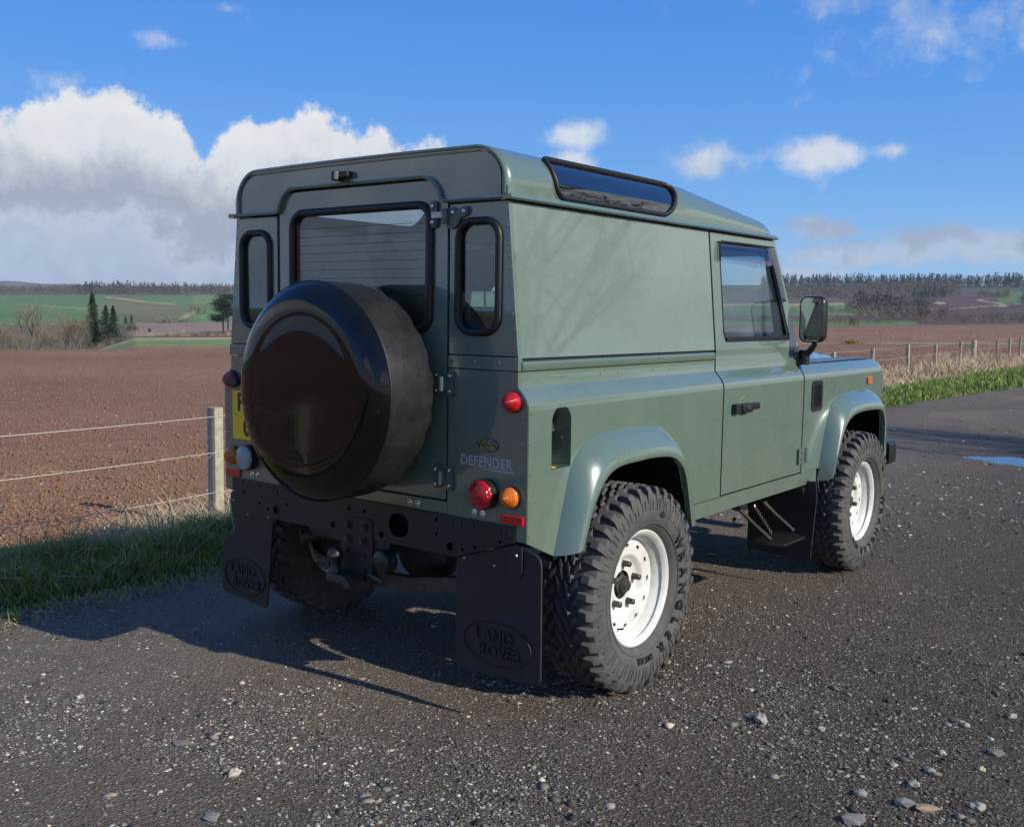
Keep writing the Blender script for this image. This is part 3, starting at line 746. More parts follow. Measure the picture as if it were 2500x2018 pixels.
    MB().plate([(.92, 1.302), (1.63, 1.302), (1.455, 1.715), (.92, 1.715)], [], lambda y, z: (s*(LEAN(z)-.009), y, z), (-s*.003, 0, 0)).build('window_pane', 'glass', dobj)
    MB().box((s*.754, .93, 1.296), (s*.767, 1.63, 1.316)).build('window_runner', 'plastic', dobj, bevel=.002)
    wd = MB().loft([[(s*(LEAN(z)+o), y, z) for z, o in ((1.742, .001), (1.728, .010), (1.700, .018), (1.662-.012*q, .024))] for y, q in ((.893, 0), (.91, 0), (1.2, .3), (1.40, .9))], False)
    wd.plate([(1.40, 1.740), (1.485, 1.738), (1.59, 1.49), (1.55, 1.48), (1.455, 1.66), (1.40, 1.652)], [], lambda y, z: (s*(LEAN(z)+.014), y, z), (-s*.002, 0, 0))
    wd.build('wind_deflector', 'deflector', dobj, smooth=40)
    MB().tube([(s*(LEAN(z)+.012), y, z) for y, z in ((.893, 1.655), (.892, 1.70), (.898, 1.728), (.915, 1.742), (1.2, 1.744), (1.47, 1.745))], .004, 6).build('deflector_edge', 'plastic', dobj, smooth=60)
    # handle and recess
    hd = MB(); hd.box((s*.812, .905, .978), (s*.838, .962, 1.022)); hd.box((s*.822, .955, .988), (s*.846, 1.135, 1.018)); hd.box((s*.812, 1.105, .985), (s*.835, 1.135, 1.018)); hd.box((s*.812, .985, .975), (s*.835, 1.06, 1.02))
    hobj = hd.build('door_handle', 'plastic', dobj, bevel=.005)
    MB().lathe([(0, .011), (.003, .010)], (s*.8465, 1.02, 1.002), (s, 0, 0), 12, False, True).build('lock', 'chrome', dobj)
    ds = MB().lathe([(-.001, .046), (.0004, .046), (.0015, .040), (.0004, .030), (.0002, .0005)], (s*.812, 1.018, 1.003), (s, 0, 0), 28); ds.build('handle_recess', 'paint', dobj, smooth=60)
    hg = MB().plate(rrect(1.668, 1.742, .668, .748, .01), [], sidefn(s, .825), (-s*.013, 0, 0)); hg.plate(rrect(1.752, 1.795, .672, .742, .006), [], sidefn(s, .822), (-s*.009, 0, 0)); hg.cyl((s*.826, 1.748, .672), (s*.826, 1.748, .745), .009, n=10)
    hgo = hg.build('door_hinge', 'castgreen', truck, bevel=.003)
    for z in (.69, .728): MB().lathe([(0, .007), (.003, .005)], (s*.825, 1.695, z), (s, 0, 0), 8, False, True).build('hinge_bolt', 'darksteel', hgo)
    # gaps around the door (dark channel behind)
    MB().box((s*.735, .815, .625), (s*.797, .831, 1.10)).build('door_shut_seal', 'rubber', truck)
    g2 = MB().plate([(.815, 1.09), (.831, 1.09), (.831, 1.262), (.815, 1.262)], [], sidefn(s, .755), (-s*.02, 0, 0)); g2.plate([(.815, 1.262), (.831, 1.262), (.831, 1.776), (.815, 1.776)], [], lambda y, z: (s*(LEAN(z)-.008), y, z), (-s*.02, 0, 0)); g2.build('door_shut_seal', 'rubber', truck)
    MB().box((s*.74, 1.719, .62), (s*.80, 1.738, 1.10)).build('door_shut_seal', 'rubber', truck)
    # ---- front wing
    wg_ = MB()
    wg_.plate([(1.7345, .615), (1.948, .615)] + FB[2:] + [(2.935, 1.092), (1.7345, 1.092)], [rrect(1.842, 1.962, .937, 1.070, .02)], sidefn(s), (-s*.012, 0, 0))
    barf = [(.60, 1.168), (.74, 1.168)] + BAR[2:]
    wg_.loft([[(s*x, 1.7345, z) for x, z in barf], [(s*x, 2.87, z) for x, z in barf], [(s*x, 2.905, z-.006) for x, z in barf], [(s*(x-.006), 2.925, z-.022) for x, z in barf], [(s*(x-.012 if x > .62 else x), 2.935, z-.045 if z > 1.11 else z-.01) for x, z in barf]], False)
    wing = wg_.build('front_wing', 'paint', truck, smooth=35)
    MB().plate([(s*.50, .62), (s*.812, .62), (s*.812, 1.09), (s*.79, 1.125), (s*.50, 1.125)], [], rear(2.935), (0, -.01, 0)).build('wing_front', 'paint', wing, bevel=.004)
    hl_ = MB().lathe([(0, .09), (.02, .092), (.03, .08), (.045, .05), (.05, .001)], (s*.62, 2.935, .95), (0, 1, 0), 28).build('headlamp', 'headlamp', truck, smooth=50)
    MB().lathe([(0, .105), (.02, .105), (.022, .09)], (s*.62, 2.933, .95), (0, 1, 0), 28).build('headlamp_bezel', 'plastic', hl_, smooth=40)
    MB().lathe([(0, .035), (.02, .034), (.035, .02), (.037, .001)], (s*.745, 2.935, 1.03), (0, 1, 0), 20).build('front_indicator', 'amber', truck, smooth=50)
    # grille vent
    v_ = MB().plate(rrect(1.830, 1.972, .924, 1.083, .026), [rrect(1.853, 1.950, .948, 1.060, .012)], sidefn(s, .818), (-s*.012, 0, 0)).build('wing_vent', 'plastic', truck, bevel=.003)
    for k in range(11):
        z = .953+k*.0100
        MB().box((s*.806, 1.850, z), (s*.816, 1.953, z+.0042)).build('vent_slat', 'plastic', v_)
    MB().box((s*.798, 1.84, .94), (s*.803, 1.965, 1.068)).build('vent_backing', 'dark', v_)
    MB().plate(rrect(2.655, 2.725, 1.030, 1.072, .01), [], sidefn(s, .822), (-s*.010, 0, 0)).build('side_repeater', 'amber', truck, bevel=.004)
    # chequer plate on the wing top
    MB().plate([(s*.545, 1.775), (s*.745, 1.775), (s*.745, 2.83), (s*.72, 2.86), (s*.57, 2.86)], [], lambda x, y: (x, y, 1.1725), (0, 0, -.004)).build('wing_top_plate', 'chequer', truck)
    # scuttle
    MB().box((s*.752, 1.70, 1.10), (s*.60, 1.77, 1.262)).build('scuttle', 'paint', truck, bevel=.006)
    # front mud flap behind the wheel
    MB().plate([(s*.49, .56), (s*.86, .565), (s*.868, .483), (s*.847, .150), (s*.835, .143), (s*.49, .159)], [], rear(1.82), (0, .008, 0)).build('mud_flap', 'flap', truck, bevel=.002)
    MB().box((s*.63, 1.806, .50), (s*.80, 1.819, .53)).build('flap_bracket', 'darksteel', truck, bevel=.003)
# fuel filler recess on the driver's side
fr_ = MB(); ho_ = rrect(-.466, -.350, .883, 1.100, [.004, .004, .0575, .0575], 10)
inner = [(-.408+(y+.408)*.95, .885+(z-.883)*.93) for y, z in ho_]
fr_.loft([[(.811, y, z) for y, z in ho_], [(.70, y, z+(.0 if z < .9 else 0)) for y, z in inner]], True, False, True)
fr_.build('filler_recess', 'paint', truck, smooth=40)
fc = MB().lathe([(0, .028), (.02, .028), (.024, .034), (.045, .034), (.05, .028), (.052, .001)], (.705, -.412, .955), (.75, -.1, .25), 20); fc.build('filler_cap', 'plastic', truck, smooth=40)
MB().box((.775, -.448, .8855), (.802, -.425, .8875)).build('filler_sticker', 'yellow', truck)

# ---- screen, bonnet, front
def scr(x, t): return (x, 1.735-.207*t, 1.262+.520*t)
wsf = MB().plate([(-.755, 0), (.755, 0), (.712, 1), (-.712, 1)], [rrect(-.66, .66, .14, .88, .04)], scr, (0, -.03, -.012)).build('windscreen_frame', 'paint', truck, bevel=.004)
MB().plate(rrect(-.67, .67, .13, .89, .04), [], lambda x, t: (x, 1.735-.207*t-.012, 1.262+.520*t-.005), (0, -.004, -.0016)).build('windscreen_pane', 'glass', wsf)
bn = MB(); rows = []
for y, dz in ((1.775, 0), (2.0, 0), (2.4, -.004), (2.75, -.012), (2.86, -.022), (2.92, -.06)):
    rows.append([(x, y, 1.168+h+dz) for x, h in ((-.60, .004), (-.55, .012), (-.50, .030), (-.40, .052), (-.2, .062), (0, .064), (.2, .062), (.40, .052), (.50, .030), (.55, .012), (.60, .004))])
bn.loft(rows, False); bn.build('bonnet', 'paint', truck, smooth=50)
MB().plate([(-.50, .70), (.50, .70), (.50, 1.13), (-.50, 1.13)], [], rear(2.90), (0, -.02, 0)).build('grille_panel', 'paint', truck, bevel=.004)
gr = MB().plate(rrect(-.36, .36, .78, 1.06, .02), [], rear(2.925), (0, -.02, 0)).build('grille', 'plastic', truck, bevel=.003)
for k in range(7): MB().box((-.34, 2.926, .80+k*.036), (.34, 2.936, .815+k*.036)).build('grille_bar', 'plastic', gr)
fbm = MB().plate(rrect(-.835, .835, .515, .650, .018), [], rear(3.19), (0, -.13, 0)).build('front_bumper', 'plastic', truck, bevel=.012, seg=3)

# ---- door mirrors
for s in (1, -1):
    mb_ = MB(); cx_, cy_, cz_ = s*.862, 1.675, 1.400
    ang = -R(17)*s
    def mf(u, w, d): return (cx_+u*math.cos(ang)-d*math.sin(ang)*1., cy_+d*math.cos(ang)+u*math.sin(ang), cz_+w)
    rings = [[mf(u*k, w*k2, d) for u, w in rrect(-.071, .071, -.111, .111, .034, 6)] for k, k2, d in ((1, 1, -.012), (1.04, 1.03, -.006), (1.04, 1.03, .008), (.95, .96, .03), (.75, .8, .045), (.3, .4, .05))]
    mb_.loft(rings, True, False, True)
    mo = mb_.build('door_mirror', 'plastic', truck, smooth=45)
    MB().loft([[mf(u*.95, w*.965, -.009) for u, w in rrect(-.071, .071, -.111, .111, .034, 6)], [mf(u*.2, w*.2, -.0085) for u, w in rrect(-.071, .071, -.111, .111, .034, 6)]], True, False, True).build('mirror_face', 'mirror', mo, smooth=60)
    a = MB(); a.tube([(s*.862, 1.69, 1.315), (s*.868, 1.70, 1.275), (s*.835, 1.73, 1.245), (s*.80, 1.745, 1.215)], [.014, .014, .017, .02], 8)
    a.cyl((s*.800, 1.745, 1.170), (s*.800, 1.745, 1.245), .026, n=16); a.build('mirror_arm', 'plastic', mo, smooth=50)
    hp = MB().plate([(1.675, 1.215), (1.735, 1.262), (1.755, 1.26), (1.765, 1.165), (1.735, 1.165), (1.725, 1.195)], [], sidefn(s, .778), (-s*.014, 0, 0)); hp.build('upper_door_hinge', 'castgreen', truck, bevel=.003)
# ---- driver's folding step
st = MB()
for y in (1.42, 1.70): st.tube([(.55, y, .55), (.60, y, .47), (.70, y+.0, .39), (.80, y, .318)], .011, 6)
stp = MB().plate([(.70, 1.40), (.80, 1.40), (.865, 1.44), (.872, 1.68), (.80, 1.73), (.70, 1.73)], [], lambda x, y: (x, y, .302), (0, 0, -.012)).build('folding_step', 'rubber', truck, bevel=.004)
st.build('step_arm', 'darksteel', stp, smooth=60)
MB().tube([(.66+.10*t, 1.52+.0*t+.008*math.cos(t*60), .46-.13*t+.008*math.sin(t*60)) for t in np.linspace(0, 1, 60)], .0032, 5).build('step_spring', 'steel', stp, smooth=60)
MB().box((.59, 1.44, .43), (.605, 1.56, .475)).build('step_bracket', 'steel', stp, bevel=.003)
MB().lathe([(0, .012), (.02, .01)], (.62, 1.72, .44), (1, -.4, 0), 10, True, True).build('step_pivot', 'chrome', stp)
MB().lathe([(0, .014), (.02, .012)], (.62, 1.38, .40), (1, -.4, 0), 10, True, True).build('step_pivot', 'chrome', stp)

# ---- underside
for s in (1, -1):
    MB().box((s*.40, YR+.075, .56), (s*.48, 2.95, .66)).build('chassis_rail', 'black', truck)
for y in (0, 2.4):
    ax_ = MB().cyl((-.66, y, .385), (.66, y, .385), .045, n=16); ax_.lathe([(-.14, .06), (-.10, .12), (0, .15), (.10, .12), (.14, .06)], (.15 if y else -.15, y, .385), (0, 1, 0), 20, True, True)
    ax_.build('axle', 'black', truck, smooth=40)
    for s in (1, -1): MB().tube([(s*.50+.052*math.cos(t*2*math.pi*5), y+.052*math.sin(t*2*math.pi*5), .42+t*.28) for t in np.linspace(0, 1, 90)], .008, 6).build('coil_spring', 'black', truck, smooth=60)
MB().box((-.40, -.50, .48), (.36, -.16, .60)).build('fuel_tank', 'black', truck, bevel=.02)
MB().tube([(-.30, 2.0, .48), (-.32, 1.0, .46), (-.34, .45, .46), (-.30, .2, .56), (-.36, -.35, .50), (-.44, -.5, .47)], .03, 10).build('exhaust_pipe', 'darksteel', truck, smooth=60)
MB().box((-.35, 1.0, .42), (.20, 1.7, .60)).build('gearbox', 'darksteel', truck, bevel=.03)
MB().box((-.79, YR+.08, .66), (.79, -.45, .668)).build('load_floor', 'black', truck)
# floor, inner walls, dash, seats
MB().box((-.41, -.56, .70), (.41, 2.9, .712)).build('floor', 'black', truck)
MB().box((-.76, .83, .60), (.76, 1.75, .612)).build('cab_floor', 'dark', truck)
for s in (1, -1):
    MB().box((s*.42, -.56, 1.0), (s*.745, .80, 1.012)).build('wheel_box_top', 'trim', truck)
    MB().box((s*.736, -.565, 1.012), (s*.742, .80, 1.262)).build('inner_side_panel', 'trim', truck)
MB().box((-.74, 1.78, .62), (.74, 1.79, 1.16)).build('bulkhead', 'dark', truck)
dsh = MB().loft([[(x, y, z) for y, z in ((1.40, 1.00), (1.38, 1.13), (1.44, 1.185), (1.60, 1.235), (1.72, 1.24), (1.72, 1.0))] for x in (-.74, .74)], True, True, True).build('dashboard', 'dark', truck, bevel=.01)
MB().tube([(.38+.195*math.cos(t), 1.30-.10*math.sin(t)*.5, 1.20+.175*math.sin(t)) for t in np.linspace(0, 2*math.pi, 40)[:-1]], .014, 8, closed=True).build('steering_wheel', 'plastic', truck, smooth=60)
for s in (1, -1):
    def cush(y0, y1, z0, z1, lean, w, name, par, xc=s*.40, crown=.0):
        rings = []
        for k in range(9):
            t = k/8; z = z0+(z1-z0)*t; q = math.sin(math.pi*min(max(t, .06), .94))**.35
            rings.append([(xc+x*w*q, (y0+y1)/2+lean*t+yy*(y1-y0)/2*q, z) for x, yy in rrect(-.5, .5, -1, 1, [.16, .16, .16, .16], 4)])
        return MB().loft(rings, True, True, True).build(name, 'trim', par, smooth=60)
    seat = cush(.78, 1.24, .86, 1.0, 0, .46, 'seat', truck)
    cush(.70, .84, .95, 1.44, -.10, .46, 'seat_back', seat)
    cush(.555, .66, 1.515, 1.715, -.02, .25, 'head_restraint', seat, xc=s*.425)
    for dx in (-.05, .05): MB().cyl((s*.425+dx, .615, 1.38), (s*.425+dx, .608, 1.53), .006, n=8).build('restraint_post', 'steel', seat)
MB().box((-.10, .72, .86), (.10, 1.2, 1.06)).build('cubby_box', 'dark', truck, bevel=.02)
MB().box((-.05, 1.52, 1.66), (.13, 1.535, 1.72)).build('interior_mirror', 'plastic', truck, bevel=.01)

# ---- wheels (local: +x outboard)
def polar(x, th, r): return (x, r*math.cos(th), r*math.sin(th))
def tyre_mesh():
    mb = MB(); n = 96
    prof = [(-.088, .222), (-.105, .232), (-.121, .262), (-.1275, .300), (-.124, .335), (-.114, .358), (-.09, .3695), (-.04, .3735), (0, .374), (.04, .3735), (.09, .3695), (.114, .358), (.124, .335), (.1275, .300), (.1255, .275), (.121, .262), (.105, .232), (.088, .222)]
    mb.loft([[polar(x, 2*math.pi*k/n, r) for k in range(n)] for x, r in prof])
    for x, r in ((.1262, .288), (.1165, .2505)):     # moulded ribs on the side wall
        mb.loft([[polar(xx, 2*math.pi*k/n, rr) for k in range(n)] for xx, rr in ((x-.003, r-.004), (x+.002, r-.0015), (x+.002, r+.0015), (x-.003, r+.004))])
    N = 38; dth = 2*math.pi/N
    rnd = random.Random(3)
    def patch(pts_x, th0, th1, skew, ins=.004):
        """block: pts_x list of (x, r_base, r_top) across the width; skew turns it"""
        lo, hi = [], []
        m = len(pts_x)
        for i, (x, rb_, rt_) in enumerate(pts_x):
            sh = skew*(i/(m-1)-.5)
            lo.append((x, th0+sh, th1+sh, rb_)); hi.append((x, th0+sh+ins/.39, th1+sh-ins/.39, rt_))
        base = len(mb.v)
        for (x, a, b, r_) in lo: mb.v += [polar(x, a, r_), polar(x, b, r_)]
        for k, (x, a, b, r_) in enumerate(hi):
            xx = x + (ins if k == 0 else -ins if k == m-1 else 0)*(1 if pts_x[-1][0] > pts_x[0][0] else -1)
            mb.v += [polar(xx, a, r_), polar(xx, b, r_)]
        o = base; h = base+2*m
        for i in range(m-1):
            mb.f.append((h+2*i, h+2*i+1, h+2*i+3, h+2*i+2))
            mb.f.append((o+2*i, h+2*i, h+2*i+2, o+2*i+2)); mb.f.append((o+2*i+1, o+2*i+3, h+2*i+3, h+2*i+1))
        mb.f.append((o, o+1, h+1, h)); e = 2*(m-1); mb.f.append((o+e, h+e, h+e+1, o+e+1))
    for k in range(N):
        t = k*dth
        for sg in (1, -1):
            ph = t + (dth*.5 if sg < 0 else 0)
            alt = k % 2
            # shoulder lug wrapping onto the side wall
            ex = [(.070, .367, .390), (.105, .360, .3875), (.1195, .348, .373), (.1275, .332, .347)] if alt else [(.062, .368, .390), (.103, .360, .3875), (.1155, .350, .374), (.1255, .338, .353)]
            patch([(sg*x, a, b) for x, a, b in ex], ph+.015, ph+dth*(.66 if alt else .56), sg*.035)
            # inner rows
            patch([(sg*.012, .3735, .3905), (sg*.034, .3725, .3905)], ph+dth*.05, ph+dth*.50, sg*.06)
            patch([(sg*.036, .3725, .390), (sg*.062, .370, .390)], ph+dth*.48, ph+dth*.98, -sg*.05)
            patch([(sg*.002, .3735, .3905), (sg*.022, .3735, .3905)], ph+dth*.60, ph+dth*.95, sg*.05)
            # staple shaped ridges on the side wall
            for a0, a1, r0, r1 in ((.10, .17, .302, .342), (.50, .57, .302, .342), (.10, .57, .296, .303)):
                pts = [polar(sg*(.1262), ph+dth*a0, r0), polar(sg*.1262, ph+dth*a1, r0), polar(sg*.1235, ph+dth*a1, r1), polar(sg*.1235, ph+dth*a0, r1)]
                top = [(p[0]+sg*.0035, p[1], p[2]) for p in pts]
                b_ = len(mb.v); mb.v += pts+top
                mb.f += [(b_+4, b_+5, b_+6, b_+7)] + [(b_+i, b_+(i+1) % 4, b_+4+(i+1) % 4, b_+4+i) for i in range(4)]
    return mb
def rim_mesh():
    mb = MB(); n = 64
    prof = [(.072, .198), (.080, .2035), (.0875, .2105), (.0905, .2185), (.088, .2225), (.083, .2222), (.081, .216), (.079, .2085), (.060, .1995), (.052, .190), (.030, .182), (.012, .178)]
    mb.loft([[polar(x, 2*math.pi*k/n, r) for k in range(n)] for x, r in prof])
    barrel_ = [(.012, .178), (-.02, .176), (-.06, .185), (-.085, .205), (-.088, .222)]
    mb.loft([[polar(x, 2*math.pi*k/n, r) for k in range(n)] for x, r in barrel_])
    return mb
def disc_mesh():
    # wheel centre with ventilation holes
    mb = MB(); Z = lambda r: -.004 + (.010 if r > .150 else .0) + (.0 if r > .14 else 0)
    outer_ = circle(0, 0, .1825, 64)
    hs = []
    for k in range(12):
        a = 2*math.pi*k/12
        hs.append([(.155*math.cos(a)+u*math.cos(a+math.pi/2)-w*math.sin(a+math.pi/2), .155*math.sin(a)+u*math.sin(a+math.pi/2)+w*math.cos(a+math.pi/2)) for u, w in circle(0, 0, .0125, 10, .0075)])
    hub = circle(0, 0, .1205, 48)
    mb.plate(outer_, hs+[hub], lambda y, z: (.030, y, z), (-.006, 0, 0))
    n = 48
    mb.loft([[polar(x, 2*math.pi*k/n, r) for k in range(n)] for x, r in ((.030, .1206), (.0285, .116), (.017, .107), (.0115, .100), (.010, .092))])
    mb.plate(circle(0, 0, .0921, 48), [circle(0, 0, .055, 36)], lambda y, z: (.010, y, z), (-.006, 0, 0))
    return mb
wheel0 = rim_mesh().build('wheel', 'white', truck, smooth=45)
def sub(mbx, name, m, smooth=35, par=wheel0): return mbx.build(name, m, par, smooth=smooth)
ty = sub(tyre_mesh(), 'tyre', 'tyre', 38)
sub(disc_mesh(), 'wheel_centre', 'white', 40)
hubm = MB().lathe([(-.03, .056), (-.004, .054), (-.002, .040), (.010, .038), (.014, .030), (.014, .0245), (.034, .0235), (.040, .019), (.041, .001)], (0, 0, 0), (1, 0, 0), 28)
for k in range(5):
    a = 2*math.pi*k/5+.5; hubm.cyl((-.004, .045*math.cos(a), .045*math.sin(a)), (.010, .045*math.cos(a), .045*math.sin(a)), .007, n=6)
sub(hubm, 'hub', 'darksteel', 40)
bd = MB().lathe([(-.010, .115), (-.02, .150), (-.105, .155), (-.11, .172), (-.120, .172), (-.125, .06), (-.20, .05)], (0, 0, 0), (1, 0, 0), 36, False, True)
sub(bd, 'brake_drum', 'black', 40)
for k in range(5):
    a = 2*math.pi*k/5+.22
    b = MB(); b.lathe([(.008, .0155), (.013, .0135), (.040, .0125), (.043, .009)], (0, .0825*math.cos(a), .0825*math.sin(a)), (1, 0, 0), 6, False, True); sub(b, 'wheel_nut', 'darksteel', 30)
MB().tube([(.020, .168*math.cos(-1.9), .168*math.sin(-1.9)), (.040, .165*math.cos(-1.9), .165*math.sin(-1.9)), (.055, .16*math.cos(-1.9), .16*math.sin(-1.9))], .004, 6).build('valve', 'rubber', wheel0)
# raised lettering on the side wall
def arc_text(s_, a0, a1, r, size):
    m = len(s_)
    for i, ch in enumerate(s_):
        a = a0+(a1-a0)*i/max(1, m-1)
        v, f = text_geo(ch, size, .0012, .0020)
        pts = []
        for (u, w, d) in v:
            rr = r+w; aa = a-u*1.15/r
            pts.append((.1292-.05*max(0, rr-.285)-.10*max(0, .272-rr)+d, rr*math.cos(aa), rr*math.sin(aa)))
        MB().add(pts, f).build('tyre_letter', 'tyre_dark', wheel0, smooth=0)
arc_text('WRANGLER', R(32), R(-66), .270, .050)
arc_text('MT/R', R(-84), R(-101), .266, .030)
ob = MB().lathe([(0, 1), (.002, .9), (.0021, .001)], (0, 0, 0), (1, 0, 0), 24)
ob.v = [(.1285+x, .288*math.cos(R(72))-(.021*y)*math.sin(R(72))*1+0.0*z, .288*math.sin(R(72))+.013*z+.021*y*math.cos(R(72))) for x, y, z in ob.v]
ob.build('tyre_emblem', 'tyre_dark', wheel0, smooth=40)
XW = .8994-.0905; RZ = .3885
for i, (s, y) in enumerate(((1, 0), (1, 2.4), (-1, 0), (-1, 2.4))):
    w = wheel0 if i == 0 else dup(wheel0, truck)
    w.location = (s*XW, y, RZ)
    w.rotation_euler = (0, 0, 0) if s > 0 else (0, 0, math.pi)
    if y: w.rotation_euler.x = R(-37)
# ------------------------------------------------------------------ land: heights from the fields seen beyond the track
PHI0 = -YAW
def px_phi(px): return PHI0 + math.atan((px-1250)/FPX)
def phi_px(phi): return 1250 + FPX*np.tan(np.clip(phi-PHI0, -1.3, 1.3))
def hrow(px): return 743 + .0144*px
def at(px, d):
    p = px_phi(px); return CX+d*math.sin(p), CY+d*math.cos(p)
DS = np.array([40, 60, 75, 110, 130, 200, 280, 340, 420, 520, 800, 1150, 1500, 1800, 2600, 5000.])
def rowz(px, d, row): return CZ + d*math.cos(px_phi(px)-PHI0)*(hrow(px)-row)/FPX
def prof(px, rows): return np.array([(v[1] if isinstance(v, tuple) else rowz(px, d, v)) for d, v in zip(DS, rows)])
Zv = lambda z: ('z', z)
cols = {}
def L0(px): return prof(px, [Zv(-.42), Zv(-1.0), Zv(-2.6), Zv(-4.2), Zv(-5.0), Zv(-8), Zv(-9), Zv(-9), 792, 782, 757, 737, 719, 716, Zv(0), Zv(-20)])
def L1(px): return prof(px, [Zv(-.42), Zv(-1.0), 846.5, 834, 825, Zv(-5), Zv(-6.5), Zv(-7), 790, 780, 758, 738, 719, 716, Zv(0), Zv(-20)])
def L2(px): return prof(px, [Zv(-.42), Zv(-1.0), 846, 832, 824, 816, 807, 800, 787, 783, 760, 739, 719, 717, Zv(0), Zv(-20)])
def R1(px): return prof(px, [Zv(-.42), Zv(-.50), 839, 826, 819, 797, 797, 794, 787, 775, 757, 733, 708, 697, Zv(30), Zv(-20)])
def R2(px): return prof(px, [Zv(-.42), Zv(-.50), 839, 822, 812, 793, 792, 789, 785, 776, 752, 728, 706, 699, Zv(40), Zv(-20)])
CP = [(-2500, L0(0)), (0, L0(0)), (150, L0(150)), (330, L1(330)), (570, L2(570)), (900, L2(900)), (1700, R1(1700)), (1950, R1(1950)), (2250, (R1(2250)+R2(2250))/2), (2500, R2(2500)), (3400, R2(2800))]
CPX = np.array([c[0] for c in CP]); CPZ = np.array([c[1] for c in CP])
def smooth(a, b, x): t = np.clip((x-a)/(b-a), 0, 1); return t*t*(3-2*t)
def edge_x(y): return -1.83 + .06*np.clip(y+1.1, 0, 2) - .05*np.clip(y-1, 0, 12) + .075*np.clip(y-14, 0, 30)     # left edge of the track
def fence_x(y): return -4.36 - .110*np.clip(y-2, 0, 20) - .050*np.clip(y-22, 0, 24) + .0*y
def near_z(x, y):
    e = edge_x(y); f = fence_x(y)
    t = np.clip((e-x)/np.maximum(e-f, .5), 0, 1)
    z = -.12 + .15*smooth(-.01, .12, t) - .48*smooth(.1, 1.0, t)
    return z
def land_z(x, y):
    x = np.asarray(x, float); y = np.asarray(y, float)
    dx, dy = x-CX, y-CY; d = np.hypot(dx, dy); px = np.clip(phi_px(np.arctan2(dx, dy)), -2500, 3400)
    behind = np.cos(np.arctan2(dx, dy)-PHI0) < .25
    j = np.clip(np.searchsorted(CPX, px)-1, 0, len(CPX)-2); t = (px-CPX[j])/(CPX[j+1]-CPX[j])
    ld = np.log(np.clip(d, DS[0], DS[-1])); k = np.clip(np.searchsorted(np.log(DS), ld)-1, 0, len(DS)-2); u = (ld-np.log(DS[k]))/(np.log(DS[k+1])-np.log(DS[k]))
    zf = (CPZ[j, k]*(1-u)+CPZ[j, k+1]*u)*(1-t) + (CPZ[j+1, k]*(1-u)+CPZ[j+1, k+1]*u)*t
    zf = np.where(behind, -.3, zf)
    w = smooth(38, 62, d); right = smooth(-2.5, 1.5, x-edge_x(y))*(1-smooth(60, 130, d))
    z = near_z(x, y)*(1-w) + zf*w
    return z*(1-right) + right*(-.12)
def vnoise(x, y, seed=0):
    """cheap 2-D value noise for numpy"""
    xi, yi = np.floor(x).astype(np.int64), np.floor(y).astype(np.int64); fx, fy = x-xi, y-yi
    fx, fy = fx*fx*(3-2*fx), fy*fy*(3-2*fy)
    def h(a, b):
        n = (a*374761393 + b*668265263 + seed*974711) & 0x7fffffff; n = ((n ^ (n >> 13))*1274126177) & 0x7fffffff
        return ((n ^ (n >> 16)) & 0xffff)/65535.
    return (h(xi, yi)*(1-fx)+h(xi+1, yi)*fx)*(1-fy) + (h(xi, yi+1)*(1-fx)+h(xi+1, yi+1)*fx)*fy
def fbm(x, y, o=4, seed=0):
    s_, a, t = 0, 1., 0
    for i in range(o): s_ = s_+a*vnoise(x*2**i, y*2**i, seed+i); t += a; a *= .5
    return s_/t
